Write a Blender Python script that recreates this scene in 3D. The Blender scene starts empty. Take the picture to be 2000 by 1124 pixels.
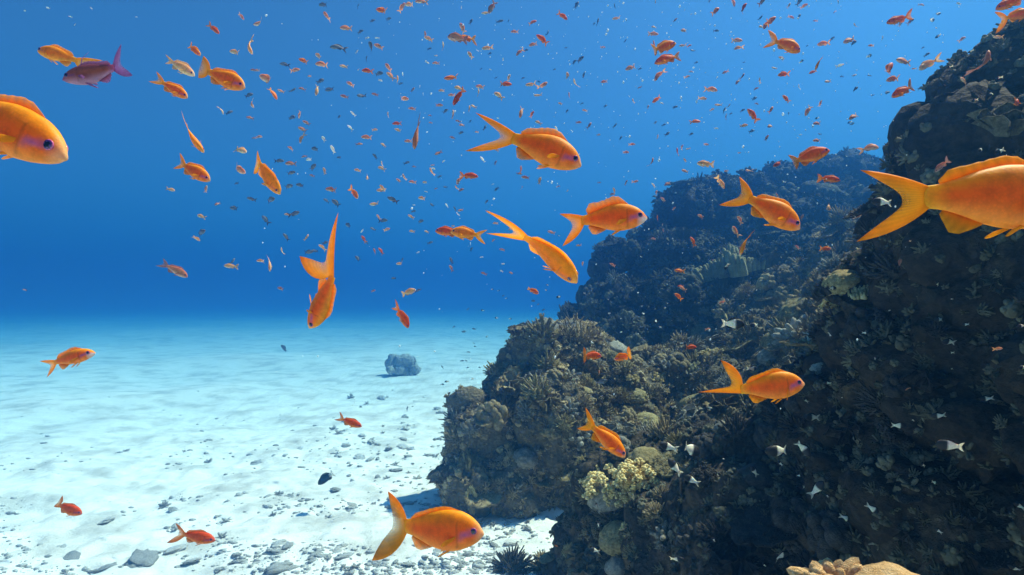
import bpy, bmesh, math, random
import numpy as np
from mathutils import Vector, Matrix
from mathutils.bvhtree import BVHTree

R = math.radians
sc = bpy.context.scene
COL = sc.collection

# ------------------------------------------------------------------ camera
F = 1192.0                       # focal length in pixels of the 2000 px wide photograph
CAM = np.array([0.0, 0.0, 1.75])
PITCH = R(2.1)
cd = bpy.data.cameras.new('camera')
cd.sensor_width = 36.0
cd.lens = 36.0 * F / 2000.0
cd.clip_start, cd.clip_end = 0.02, 1000.0
cam = bpy.data.objects.new('camera', cd)
COL.objects.link(cam)
cam.location = CAM
cam.rotation_euler = (R(90) + PITCH, 0, 0)
sc.camera = cam
FWD = np.array([0, math.cos(PITCH), math.sin(PITCH)])
UPV = np.array([0, -math.sin(PITCH), math.cos(PITCH)])
RGT = np.array([1.0, 0, 0])


def at(px, py, d):
    """the place d metres ahead that the photograph shows at px, py"""
    return CAM + d * (FWD + RGT * (px - 1000) / F + UPV * (562 - py) / F)


# ------------------------------------------------------------------ light
SUN_EL, SUN_AZ = R(57), R(66)    # azimuth clockwise from the view direction (+y)
sd = Vector((math.sin(SUN_AZ) * math.cos(SUN_EL), math.cos(SUN_AZ) * math.cos(SUN_EL), math.sin(SUN_EL)))
sl = bpy.data.lights.new('sun', 'SUN')
sl.energy = 5.0
sl.angle = R(0.8)
sl.color = (1.0, 0.77, 0.57)
so = bpy.data.objects.new('sun', sl)
COL.objects.link(so)
so.rotation_euler = sd.to_track_quat('Z', 'Y').to_euler()

w = bpy.data.worlds.new('World')
sc.world = w
w.use_nodes = True
nt = w.node_tree
nt.nodes.clear()
sky = nt.nodes.new('ShaderNodeTexSky')
sky.sky_type = 'NISHITA'
sky.sun_disc = False
sky.sun_elevation = SUN_EL
sky.sun_rotation = SUN_AZ
bg = nt.nodes.new('ShaderNodeBackground')
bg.inputs['Strength'].default_value = 0.06
wo = nt.nodes.new('ShaderNodeOutputWorld')
tint = nt.nodes.new('ShaderNodeMix')          # the water above takes the red out of the skylight
tint.data_type, tint.blend_type = 'RGBA', 'MULTIPLY'
tint.inputs[0].default_value = 1.0
tint.inputs[7].default_value = (0.40, 0.77, 1.0, 1)
nt.links.new(sky.outputs[0], tint.inputs[6])
nt.links.new(tint.outputs[2], bg.inputs[0])
nt.links.new(bg.outputs[0], wo.inputs[0])

sc.view_settings.view_transform = 'Standard'
sc.view_settings.look = 'None'
sc.view_settings.exposure = 1.3
sc.view_settings.gamma = 1.0
sc.render.engine = 'CYCLES'
cy = sc.cycles
cy.max_bounces = 8
cy.diffuse_bounces = 3
cy.glossy_bounces = 2
cy.transmission_bounces = 4
cy.transparent_max_bounces = 12
cy.volume_bounces = 2
cy.use_denoising = True
cy.caustics_reflective = False
cy.caustics_refractive = False


# ------------------------------------------------------------------ tags
def tag(o, label=None, cat=None, group=None, kind=None):
    if label: o['label'] = label
    if cat: o['category'] = cat
    if group: o['group'] = group
    if kind: o['kind'] = kind
    return o


# ------------------------------------------------------------------ noise
def _hash(ix, iy, iz, seed):
    h = (ix.astype(np.int64) * 73856093) ^ (iy.astype(np.int64) * 19349663) ^ (iz.astype(np.int64) * 83492791) ^ (seed * 2654435)
    h = h & 0x7fffffff
    h = ((h ^ (h >> 15)) * 2246822519) & 0xffffffff
    h = ((h ^ (h >> 13)) * 3266489917) & 0xffffffff
    h = (h ^ (h >> 16)) & 0xffffff
    return h / float(0x1000000)


def vnoise(P, seed=0):
    i = np.floor(P).astype(np.int64)
    f = P - i
    u = f * f * f * (f * (f * 6 - 15) + 10)
    r = 0
    for a in (0, 1):
        for b in (0, 1):
            for c in (0, 1):
                wgt = (u[:, 0] if a else 1 - u[:, 0]) * (u[:, 1] if b else 1 - u[:, 1]) * (u[:, 2] if c else 1 - u[:, 2])
                r = r + wgt * _hash(i[:, 0] + a, i[:, 1] + b, i[:, 2] + c, seed)
    return r * 2 - 1


def fbm(P, octaves=4, seed=0, gain=0.5):
    r, a, s = 0, 1.0, 1.0
    for k in range(octaves):
        r = r + a * vnoise(P * s + k * 17.3, seed + k)
        a *= gain
        s *= 2.03
    return r


def worley(P, seed=0):
    """distance to the nearest of one jittered point per cell, and that point's number"""
    i = np.floor(P).astype(np.int64)
    best = np.full(len(P), 9.0)
    cid = np.zeros(len(P))
    for a in (-1, 0, 1):
        for b in (-1, 0, 1):
            for c in (-1, 0, 1):
                jx, jy, jz = i[:, 0] + a, i[:, 1] + b, i[:, 2] + c
                q = np.stack([jx + _hash(jx, jy, jz, seed), jy + _hash(jx, jy, jz, seed + 1), jz + _hash(jx, jy, jz, seed + 2)], 1)
                d = np.sqrt(((P - q) ** 2).sum(1))
                m = d < best
                best = np.where(m, d, best)
                cid = np.where(m, _hash(jx, jy, jz, seed + 3), cid)
    return best, cid


# ------------------------------------------------------------------ mesh helpers
def mesh_from(name, V, Fc, smooth=True):
    me = bpy.data.meshes.new(name)
    V = np.asarray(V, dtype=np.float32)
    me.vertices.add(len(V))
    me.vertices.foreach_set('co', V.ravel())
    if isinstance(Fc, np.ndarray) and Fc.ndim == 2:
        n, k = Fc.shape
        me.loops.add(n * k)
        me.loops.foreach_set('vertex_index', Fc.ravel().astype(np.int32))
        me.polygons.add(n)
        me.polygons.foreach_set('loop_start', np.arange(0, n * k, k, dtype=np.int32))
        me.update(calc_edges=True)
    else:
        bpy.data.meshes.remove(me)
        me = bpy.data.meshes.new(name)
        me.from_pydata([tuple(map(float, v)) for v in V], [], [tuple(map(int, f)) for f in Fc])
    me.polygons.foreach_set('use_smooth', np.full(len(me.polygons), bool(smooth)))
    me.update()
    return me


def obj(name, me, mat=None, parent=None):
    o = bpy.data.objects.new(name, me)
    if mat and not me.materials: me.materials.append(mat)
    COL.objects.link(o)
    if parent: o.parent = parent
    return o


def read_mesh(me):
    V = np.empty(len(me.vertices) * 3, np.float32)
    me.vertices.foreach_get('co', V)
    N = np.empty(len(me.vertices) * 3, np.float32)
    me.vertices.foreach_get('normal', N)
    return V.reshape(-1, 3).astype(float), N.reshape(-1, 3).astype(float)


def set_color(me, name, C):
    a = me.color_attributes.new(name, 'FLOAT_COLOR', 'POINT')
    C = np.concatenate([C, np.ones((len(C), 1))], 1) if C.shape[1] == 3 else C
    a.data.foreach_set('color', C.astype(np.float32).ravel())


# ------------------------------------------------------------------ materials
def mat_base(name):
    m = bpy.data.materials.new(name)
    m.use_nodes = True
    t = m.node_tree
    t.nodes.clear()
    out = t.nodes.new('ShaderNodeOutputMaterial')
    return m, t, out


def nd(t, kind, **kw):
    n = t.nodes.new(kind)
    for k, v in kw.items():
        if k in n.inputs: n.inputs[k].default_value = v
        else: setattr(n, k, v)
    return n


def ramp(t, stops, src):
    n = t.nodes.new('ShaderNodeValToRGB')
    e = n.color_ramp.elements
    while len(e) < len(stops): e.new(0.5)
    for el, (p, c) in zip(e, stops):
        el.position = p
        el.color = (*c, 1)
    t.links.new(src, n.inputs[0])
    return n.outputs[0]


def coral_material(name, cols, scale=6.0, bump=0.6, fine=40.0, rough=0.85):
    m, t, out = mat_base(name)
    L = t.links.new
    co = nd(t, 'ShaderNodeTexCoord').outputs['Object']
    oi = nd(t, 'ShaderNodeObjectInfo')
    n1 = nd(t, 'ShaderNodeTexNoise', Scale=scale, Detail=6.0, Roughness=0.65)
    L(co, n1.inputs['Vector'])
    k = len(cols)
    c = ramp(t, [(0.3 + 0.4 * i / max(1, k - 1), cols[i]) for i in range(k)], n1.outputs[0])
    v1 = nd(t, 'ShaderNodeTexVoronoi', Scale=fine)
    L(co, v1.inputs['Vector'])
    n2 = nd(t, 'ShaderNodeTexNoise', Scale=fine * 1.7, Detail=4.0, Roughness=0.7)
    L(co, n2.inputs['Vector'])
    hs = nd(t, 'ShaderNodeHueSaturation')
    mp = nd(t, 'ShaderNodeMapRange')
    mp.inputs[3].default_value, mp.inputs[4].default_value = 0.7, 1.35
    L(oi.outputs['Random'], mp.inputs[0])
    mul = nd(t, 'ShaderNodeMath', operation='MULTIPLY')
    mp2 = nd(t, 'ShaderNodeMapRange')
    mp2.inputs[1].default_value, mp2.inputs[2].default_value = 0.3, 0.7
    mp2.inputs[3].default_value, mp2.inputs[4].default_value = 0.6, 1.3
    L(n2.outputs[0], mp2.inputs[0])
    L(mp.outputs[0], mul.inputs[0]); L(mp2.outputs[0], mul.inputs[1])
    L(mul.outputs[0], hs.inputs['Value']); L(c, hs.inputs['Color'])
    ad = nd(t, 'ShaderNodeMath', operation='ADD')
    L(v1.outputs['Distance'], ad.inputs[0]); L(n2.outputs[0], ad.inputs[1])
    b = nd(t, 'ShaderNodeBump', Strength=bump, Distance=0.5 / fine)
    L(ad.outputs[0], b.inputs['Height'])
    p = nd(t, 'ShaderNodeBsdfPrincipled', Roughness=rough)
    p.inputs['Specular IOR Level'].default_value = 0.15
    L(hs.outputs[0], p.inputs['Base Color']); L(b.outputs[0], p.inputs['Normal'])
    L(p.outputs[0], out.inputs[0])
    return m


M = {}
M['reef'] = coral_material('reef rock', [(0.05, 0.040, 0.028), (0.16, 0.125, 0.075), (0.09, 0.075, 0.055), (0.27, 0.21, 0.12)], 4.0, 0.8, 34)
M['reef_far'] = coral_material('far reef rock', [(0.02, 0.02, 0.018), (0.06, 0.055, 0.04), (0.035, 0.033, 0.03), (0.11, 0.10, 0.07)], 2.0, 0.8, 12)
M['patch'] = coral_material('haze-paled coral rock', [(0.22, 0.22, 0.20), (0.38, 0.36, 0.31), (0.50, 0.47, 0.40)], 4.0, 0.8, 12)  # lightened so the colour itself carries the haze over the patch
M['reef_shaded'] = coral_material('reef rock toned for shade', [(0.018, 0.014, 0.011), (0.075, 0.054, 0.036), (0.03, 0.024, 0.018), (0.16, 0.115, 0.07)], 4.0, 0.8, 30)  # reef rock darkened: shade of wall and ledge put into the colour


def sand_material():
    m, t, out = mat_base('white sand')
    L = t.links.new
    co = nd(t, 'ShaderNodeTexCoord').outputs['Object']
    n1 = nd(t, 'ShaderNodeTexNoise', Scale=1.6, Detail=8.0, Roughness=0.62)
    n2 = nd(t, 'ShaderNodeTexNoise', Scale=60.0, Detail=5.0, Roughness=0.7)
    n3 = nd(t, 'ShaderNodeTexNoise', Scale=9.0, Detail=6.0, Roughness=0.7)
    for n in (n1, n2, n3): L(co, n.inputs['Vector'])
    c = ramp(t, [(0.36, (0.60, 0.56, 0.50)), (0.52, (0.86, 0.81, 0.73)), (0.7, (0.92, 0.87, 0.80))], n1.outputs[0])
    g = ramp(t, [(0.30, (0.55, 0.53, 0.50)), (0.42, (1, 1, 1))], n2.outputs[0])
    g3 = ramp(t, [(0.30, (0.62, 0.62, 0.60)), (0.42, (1, 1, 1))], n3.outputs[0])
    mx = nd(t, 'ShaderNodeMix', data_type='RGBA', blend_type='MULTIPLY')
    mx.inputs[0].default_value = 0.6
    L(c, mx.inputs[6]); L(g, mx.inputs[7])
    mx2 = nd(t, 'ShaderNodeMix', data_type='RGBA', blend_type='MULTIPLY')
    mx2.inputs[0].default_value = 0.7
    L(mx.outputs[2], mx2.inputs[6]); L(g3, mx2.inputs[7])
    ad = nd(t, 'ShaderNodeMath', operation='ADD')
    L(n2.outputs[0], ad.inputs[0]); L(n3.outputs[0], ad.inputs[1])
    b = nd(t, 'ShaderNodeBump', Strength=0.5, Distance=0.02)
    L(ad.outputs[0], b.inputs['Height'])
    p = nd(t, 'ShaderNodeBsdfPrincipled', Roughness=0.95)
    p.inputs['Specular IOR Level'].default_value = 0.1
    L(mx2.outputs[2], p.inputs['Base Color']); L(b.outputs[0], p.inputs['Normal'])
    L(p.outputs[0], out.inputs[0])
    return m


M['sand'] = sand_material()


# ------------------------------------------------------------------ sea bed
def axis(lo, hi, c0, c1, fine, growth):
    a = list(np.arange(c0, c1, fine))
    s = fine
    while a[-1] < hi:
        s *= growth; a.append(a[-1] + s)
    s = fine
    while a[0] > lo:
        s *= growth; a.insert(0, a[0] - s)
    return np.array(a)


def sand_height(x, y):
    P = np.stack([x, y, np.zeros_like(x)], 1)
    near = np.clip(1.4 - y / 18.0, 0.15, 1.0)
    h = 0.10 * fbm(P * 0.25, 2, 5) + near * (0.045 * fbm(P * 1.1, 4, 11) + 0.024 * np.abs(fbm(P * 5.0, 3, 12)) + 0.010 * fbm(P * 9.0, 2, 14))
    return h - 0.04 + 0.022 * np.clip(y - 10, 0, None)


gx = axis(-170, 170, -5.5, 2.6, 0.035, 1.07)
gy = axis(-15, 175, 2.6, 9.5, 0.03, 1.045)
GX, GY = np.meshgrid(gx, gy)
gv = np.stack([GX.ravel(), GY.ravel(), sand_height(GX.ravel(), GY.ravel())], 1)
nx, ny = len(gx), len(gy)
ii = (np.arange(ny - 1)[:, None] * nx + np.arange(nx - 1)[None, :]).ravel()
gf = np.stack([ii, ii + 1, ii + nx + 1, ii + nx], 1)
ground = obj('sandy_ground', mesh_from('sandy_ground', gv, gf), M['sand'])
tag(ground, kind='structure')

# ------------------------------------------------------------------ reef masses
_ico = {}


def ico(sub=3):
    if sub not in _ico:
        bm = bmesh.new()
        bmesh.ops.create_icosphere(bm, subdivisions=sub, radius=1.0)
        v = np.array([x.co[:] for x in bm.verts]); f = np.array([[q.index for q in p.verts] for p in bm.faces])
        bm.free()
        _ico[sub] = (v, f)
    return _ico[sub]


def reef_mass(name, blobs, voxel, mat, amps, seed, sub=3):
    """blobs: px, py, depth, radius in px; merged into one lumpy mass and roughened by coral-sized knobs"""
    v0, f0 = ico(sub)
    Vs, Fs, n = [], [], 0
    for b in blobs:
        px, py, d, r = b[:4]
        rr = r * d / F
        s = np.array([rr, rr * (b[4] if len(b) > 4 else 1.0), rr])
        Vs.append(v0 * s + at(px, py, d)); Fs.append(f0 + n); n += len(v0)
    me = mesh_from(name + ' raw', np.concatenate(Vs), np.concatenate(Fs))
    o = bpy.data.objects.new(name + ' raw', me)
    COL.objects.link(o)
    md = o.modifiers.new('r', 'REMESH')
    md.mode = 'VOXEL'; md.voxel_size = voxel
    sm = o.modifiers.new('s', 'SMOOTH')
    sm.iterations = 6
    dg = bpy.context.evaluated_depsgraph_get()
    ev = o.evaluated_get(dg)
    m2 = bpy.data.meshes.new_from_object(ev)
    bpy.data.objects.remove(o); bpy.data.meshes.remove(me)
    V, N = read_mesh(m2)
    a0, a1, a2, a3, f1 = amps          # swell, folds, heads, knobs; head frequency
    warp = np.stack([fbm(V * 1.7, 2, seed + 50 + k) for k in range(3)], 1) * 0.12
    V = V + N * (a0 * fbm(V * 0.9, 3, seed) )[:, None]
    W = V + warp
    fold = 1 - np.abs(fbm(W * 1.6 * f1 / 5.0, 3, seed + 7)) * 1.6
    d1, c1 = worley(W * f1, seed + 20)
    d2, c2 = worley(W * f1 * 2.7 + 3.1, seed + 30)
    d3, c3 = worley(W * f1 * 6.3 + 7.7, seed + 40)
    disp = a1 * fold + a2 * (c1 * 1.2) * np.clip(1 - (d1 / 0.75) ** 2, -0.4, 1) + a3 * (0.3 + c2) * np.clip(1 - (d2 / 0.7) ** 2, -0.5, 1) + a3 * 0.45 * np.clip(1 - (d3 / 0.7) ** 2, -0.5, 1)
    V = V + N * disp[:, None]
    m2.vertices.foreach_set('co', V.astype(np.float32).ravel())
    m2.polygons.foreach_set('use_smooth', np.full(len(m2.polygons), True))
    m2.update()
    m2.name = name
    m2.materials.clear()
    return obj(name, m2, mat)


bommie = reef_mass('coral_outcrop', [
    (1052, 700, 6.1, 66), (1030, 790, 5.9, 72), (955, 890, 5.6, 84), (925, 960, 5.3, 68), (1120, 740, 6.3, 110),
    (1100, 860, 5.8, 130), (1010, 955, 5.35, 80), (1200, 800, 6.2, 110), (1270, 760, 6.5, 85), (1335, 735, 6.6, 55),
    (914, 788, 5.7, 15), (1350, 810, 6.3, 90), (1085, 950, 5.5, 80), (1180, 900, 5.6, 110), (1060, 1000, 5.5, 40)],
    0.024, M['reef'], (0.10, 0.05, 0.07, 0.030, 5.0), 3)
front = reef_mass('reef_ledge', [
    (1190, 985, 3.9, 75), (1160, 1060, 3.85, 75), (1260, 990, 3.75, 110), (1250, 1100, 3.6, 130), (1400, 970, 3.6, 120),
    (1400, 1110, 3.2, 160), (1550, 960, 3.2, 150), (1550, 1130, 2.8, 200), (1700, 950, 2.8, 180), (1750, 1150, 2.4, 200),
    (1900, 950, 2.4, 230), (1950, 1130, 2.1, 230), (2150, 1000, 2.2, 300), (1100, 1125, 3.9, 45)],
    0.022, M['reef_shaded'], (0.09, 0.05, 0.055, 0.022, 6.0), 11)
slope = reef_mass('reef_shelf', [
    (1450, 860, 5.0, 110), (1550, 790, 5.0, 110), (1650, 730, 4.8, 130), (1500, 720, 6.4, 90), (1600, 660, 6.2, 90),
    (1700, 630, 5.2, 120), (1420, 800, 6.0, 90), (1650, 560, 7.2, 70), (1560, 590, 7.4, 60), (1760, 740, 4.2, 170),
    (1650, 850, 4.2, 150), (1500, 900, 4.4, 130), (1710, 520, 7.2, 90), (1800, 600, 5.0, 150), (1480, 640, 7.6, 60)],
    0.028, M['reef'], (0.10, 0.06, 0.08, 0.03, 4.5), 23)
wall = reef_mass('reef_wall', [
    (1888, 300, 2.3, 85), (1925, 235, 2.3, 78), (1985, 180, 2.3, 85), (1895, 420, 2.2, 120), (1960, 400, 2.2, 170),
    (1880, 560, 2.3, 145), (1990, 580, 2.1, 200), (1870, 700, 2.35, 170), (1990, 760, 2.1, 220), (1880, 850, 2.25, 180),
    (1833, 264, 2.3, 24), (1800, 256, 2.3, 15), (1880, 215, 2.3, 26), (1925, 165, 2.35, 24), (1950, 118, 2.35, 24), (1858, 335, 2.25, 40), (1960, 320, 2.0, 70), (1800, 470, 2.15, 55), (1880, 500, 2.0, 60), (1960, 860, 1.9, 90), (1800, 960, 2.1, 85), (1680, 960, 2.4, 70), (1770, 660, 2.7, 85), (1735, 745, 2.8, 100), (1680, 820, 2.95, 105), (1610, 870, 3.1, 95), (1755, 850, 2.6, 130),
    (2150, 170, 2.5, 150), (2150, 320, 2.5, 240), (2300, 450, 2.5, 320), (2250, 700, 2.4, 320), (2300, 950, 2.3, 330),  # unseen blobs from here on, placed and shaped to block the sun
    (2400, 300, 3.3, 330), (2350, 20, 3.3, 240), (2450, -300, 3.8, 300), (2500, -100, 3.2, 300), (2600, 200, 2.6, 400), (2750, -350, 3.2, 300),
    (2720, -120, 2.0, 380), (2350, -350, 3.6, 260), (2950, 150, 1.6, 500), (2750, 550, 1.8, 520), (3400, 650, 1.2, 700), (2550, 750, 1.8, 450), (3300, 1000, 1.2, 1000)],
    0.018, M['reef_shaded'], (0.09, 0.07, 0.085, 0.03, 5.5), 37)
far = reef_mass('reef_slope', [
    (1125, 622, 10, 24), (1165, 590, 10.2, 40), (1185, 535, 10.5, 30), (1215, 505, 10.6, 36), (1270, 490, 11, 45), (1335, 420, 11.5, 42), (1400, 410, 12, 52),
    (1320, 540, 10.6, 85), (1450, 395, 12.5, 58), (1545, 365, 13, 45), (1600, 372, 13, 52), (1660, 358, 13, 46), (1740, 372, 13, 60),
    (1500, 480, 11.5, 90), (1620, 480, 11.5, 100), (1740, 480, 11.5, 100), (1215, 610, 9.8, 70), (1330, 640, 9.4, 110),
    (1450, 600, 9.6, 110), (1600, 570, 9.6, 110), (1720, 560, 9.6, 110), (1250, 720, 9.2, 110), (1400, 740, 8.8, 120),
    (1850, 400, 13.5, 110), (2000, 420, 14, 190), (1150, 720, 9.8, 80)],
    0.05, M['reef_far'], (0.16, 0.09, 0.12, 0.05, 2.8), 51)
patch = reef_mass('patch_reef', [
    (780, 718, 16, 13), (800, 719, 16.2, 12), (764, 710, 16, 7), (788, 706, 16, 8), (812, 724, 15.8, 7), (762, 724, 15.7, 7), (797, 708, 16, 7)],
    0.04, M['patch'], (0.06, 0.07, 0.09, 0.05, 4.0), 77)
for o, l in ((bommie, 'tall coral encrusted outcrop rising from the white sand, its top lit'),
             (front, 'dark near reef ledge bearing the yellow soft coral, in front of the tall outcrop'),
             (slope, 'shelf of reef between the tall outcrop and the black overhanging wall'),
             (wall, 'near black overhanging reef wall reaching up out of the picture'),
             (far, 'hazy blue reef slope behind the tall outcrop, farthest of the big reefs'),
             (patch, 'small lone hazy coral patch far out on the pale sand')):
    tag(o, l, 'coral reef')

# ------------------------------------------------------------------ coral colonies (unit size, growing along +z)
class Geo:
    def __init__(s): s.V, s.F, s.n = [], [], 0
    def add(s, v, f):
        v = np.asarray(v, float)
        s.V.append(v)
        s.F += [tuple(int(i) + s.n for i in q) for q in f]
        s.n += len(v)
    def mesh(s, name, smooth=True): return mesh_from(name, np.concatenate(s.V), s.F, smooth)


def tube(g, pts, rad, k=6, cap=True):
    pts = np.asarray(pts, float)
    n = len(pts)
    t = np.gradient(pts, axis=0)
    t /= np.linalg.norm(t, axis=1)[:, None] + 1e-9
    ref = np.array([0.3, 0.2, 0.93]) if abs(t[0][2]) < 0.8 else np.array([0.9, 0.3, 0.1])
    V, Fq = [], []
    for i in range(n):
        a = np.cross(t[i], ref); a /= np.linalg.norm(a)
        b = np.cross(t[i], a)
        for j in range(k):
            th = 2 * math.pi * j / k
            V.append(pts[i] + rad[i] * (math.cos(th) * a + math.sin(th) * b))
    for i in range(n - 1):
        for j in range(k):
            Fq.append((i * k + j, i * k + (j + 1) % k, (i + 1) * k + (j + 1) % k, (i + 1) * k + j))
    if cap:
        V.append(pts[-1] + t[-1] * rad[-1] * 0.8)
        for j in range(k): Fq.append(((n - 1) * k + j, (n - 1) * k + (j + 1) % k, n * k))
    g.add(V, Fq)


def blob(g, c, r, seed, sub=2, rough=0.18, fr=3.0, sq=(1, 1, 1)):
    v, f = ico(sub)
    d, _ = worley(v * fr + seed * 3.7, seed)
    v2 = v * (1 + rough * (0.6 - d))[:, None] * np.array(sq) * r
    g.add(v2 + np.asarray(c), f)


def dirs(rng, n, zmin=0.0):
    out = []
    for i in range(n):                       # spread evenly over the upper dome, with jitter
        z = 1 - (i + 0.5) / n * (1 - zmin)
        a = i * 2.39996 + rng.uniform(-.25, .25)
        s = math.sqrt(max(0, 1 - z * z))
        out.append(np.array([s * math.cos(a), s * math.sin(a), z]) + rng.normal(0, .05, 3))
    return out


def c_branching(seed, n=70, thick=.055, ln=(.35, .6)):
    g, rng = Geo(), np.random.default_rng(seed)
    blob(g, (0, 0, .1), .5, seed, 2, .25, 3, (1, 1, .8))
    for d in dirs(rng, n, -.05):
        l = rng.uniform(*ln)
        p0 = d * .35
        b = rng.normal(0, .09, 3); b[2] += .12
        pts = [p0, p0 + d * l * .5 + b * .4, p0 + d * l + b]
        tube(g, pts, [thick * 1.25, thick, thick * .6], 5)
        for _ in range(2):
            e = d + rng.normal(0, .7, 3)
            e /= np.linalg.norm(e)
            q = pts[1] * rng.uniform(.85, 1.05)
            tube(g, [q, q + e * .13], [thick * .8, thick * .5], 4)
    return g


def c_lobed(seed, n=22):
    g, rng = Geo(), np.random.default_rng(seed)
    blob(g, (0, 0, .1), .62, seed, 3, .2, 3, (1, 1, .85))
    for d in dirs(rng, n, -.1):
        r = rng.uniform(.16, .30)
        blob(g, d * rng.uniform(.55, .72), r, int(rng.integers(1e5)), 2, .2, 2.5, (1, 1, 1.25))
    return g


def c_mound(seed):
    g = Geo()
    v, f = ico(4)
    d, c = worley(v * 4.2, seed)
    d2, _ = worley(v * 11, seed + 9)
    r = 1 + .10 * (.5 - d) * 2 + .05 * (.5 - d2) + .12 * fbm(v * 1.4, 2, seed)
    g.add(v * r[:, None] * np.array([1, 1, .78]), f)
    return g


def c_brain(seed):
    g = Geo()
    v, f = ico(5)
    w_ = v * 3.2 + np.stack([fbm(v * 2.5, 2, seed + k) for k in range(3)], 1) * .7
    m = np.abs(vnoise(w_ * 1.5, seed + 5))
    r = 1 + .09 * np.clip(m * 3, 0, 1) + .10 * fbm(v * 1.2, 2, seed)
    g.add(v * r[:, None] * np.array([1, 1, .8]), f)
    return g


def c_fingers(seed, n=16):
    g, rng = Geo(), np.random.default_rng(seed)
    for d in dirs(rng, n, .15):
        l = rng.uniform(.65, 1.0)
        b = rng.normal(0, .06, 3)
        pts = [d * .1, d * l * .45 + b, d * l * .8 + b, d * l + b]
        r = rng.uniform(.11, .16)
        tube(g, pts, [r * .9, r * 1.05, r * 1.1, r * .75], 8)
    return g


def c_table(seed):
    g, rng = Geo(), np.random.default_rng(seed)
    m, n = 9, 30
    top = []
    for layer, (zz, sc_) in enumerate(((.42, 1.0), (.34, .97))):
        for i in range(m):
            for j in range(n):
                a = 2 * math.pi * j / n
                e = 1 + .10 * math.sin(3 * a + seed) + .07 * math.sin(7 * a + 2 * seed) + .05 * math.sin(13 * a)
                rr = (i / (m - 1)) * e * sc_
                top.append((rr * math.cos(a), rr * math.sin(a), zz + .10 * (i / (m - 1)) ** 2 + .03 * math.sin(5 * a + i)))
    Fq = []
    for L_ in (0, 1):
        o_ = L_ * m * n
        for i in range(m - 1):
            for j in range(n):
                q = (o_ + i * n + j, o_ + i * n + (j + 1) % n, o_ + (i + 1) * n + (j + 1) % n, o_ + (i + 1) * n + j)
                Fq.append(q if L_ == 0 else q[::-1])
    for j in range(n):
        a_, b_ = (m - 1) * n + j, (m - 1) * n + (j + 1) % n
        Fq.append((a_, b_, b_ + m * n, a_ + m * n))
    g.add(top, Fq)
    tube(g, [(0, 0, -.3), (0, 0, .1), (0, 0, .4)], [.35, .2, .3], 8, False)
    for _ in range(170):
        a, r_ = rng.uniform(0, 6.28), math.sqrt(rng.uniform(0, 1)) * .98
        z = .42 + .10 * r_ ** 2
        p = np.array([r_ * math.cos(a), r_ * math.sin(a), z])
        d = np.array([math.cos(a) * r_ * .7, math.sin(a) * r_ * .7, 1]) + rng.normal(0, .15, 3)
        tube(g, [p, p + d * rng.uniform(.05, .11)], [.030, .018], 4)
    return g


def c_leaf(seed, n=11):
    g, rng = Geo(), np.random.default_rng(seed)
    for k in range(n):
        a0 = k * 2.4 + rng.uniform(-.3, .3)
        ti = rng.uniform(.25, 1.0)
        c = np.array([math.cos(a0), math.sin(a0), 0]) * rng.uniform(.05, .4)
        U, W = 7, 11
        ax = np.array([math.cos(a0), math.sin(a0), 0]); sd_ = np.array([-ax[1], ax[0], 0]); up = np.array([0, 0, 1.0])
        hgt, wid = rng.uniform(.5, .95), rng.uniform(.35, .6)
        ph = rng.uniform(0, 6)
        V = []
        for side in (0, 1):
            for i in range(U):
                t = i / (U - 1)
                for j in range(W):
                    s = j / (W - 1) * 2 - 1
                    ruf = .10 * t * math.sin(5 * s + ph) + .05 * t * math.sin(11 * s + ph)
                    p = c + sd_ * s * wid * (.35 + .65 * t) + up * hgt * t * (1 - .25 * s * s) + ax * (ti * .5 * t * t + .28 * s * s * t + ruf)
                    V.append(p + ax * (.018 if side else -.018))
        Fq = []
        for side in (0, 1):
            o_ = side * U * W
            for i in range(U - 1):
                for j in range(W - 1):
                    q = (o_ + i * W + j, o_ + i * W + j + 1, o_ + (i + 1) * W + j + 1, o_ + (i + 1) * W + j)
                    Fq.append(q if side else q[::-1])
        ring = [(U - 1) * W + j for j in range(W)]
        for a_, b_ in zip(ring[:-1], ring[1:]): Fq.append((a_, b_, b_ + U * W, a_ + U * W))
        g.add(V, Fq)
    return g


def c_fire(seed, n=6):
    """upright blades whose top edge breaks into short knobs"""
    g, rng = Geo(), np.random.default_rng(seed)
    for k in range(n):
        a0 = rng.uniform(0, 3.14)
        ax = np.array([math.cos(a0), math.sin(a0), 0]); nrm = np.array([-ax[1], ax[0], 0])
        c = np.array([*rng.uniform(-.45, .45, 2), 0])
        wd, ht = rng.uniform(.4, .7), rng.uniform(.5, .9)
        ph = rng.uniform(0, 6)
        m = 15
        for j in range(m):
            s = j / (m - 1) * 2 - 1
            base = c + ax * s * wd + nrm * .12 * math.sin(3 * s + ph)
            h = ht * (1 - .5 * s * s) * rng.uniform(.8, 1.15)
            tip = base + np.array([0, 0, h]) + nrm * rng.normal(0, .05) + ax * s * .12
            tube(g, [base, (base + tip) / 2, tip], [.085, .075, .035], 5)
            if rng.uniform() < .7:
                q = base * .3 + tip * .7
                tube(g, [q, q + ax * rng.choice([-1, 1]) * .09 + np.array([0, 0, .1])], [.045, .028], 4)
    return g


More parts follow.
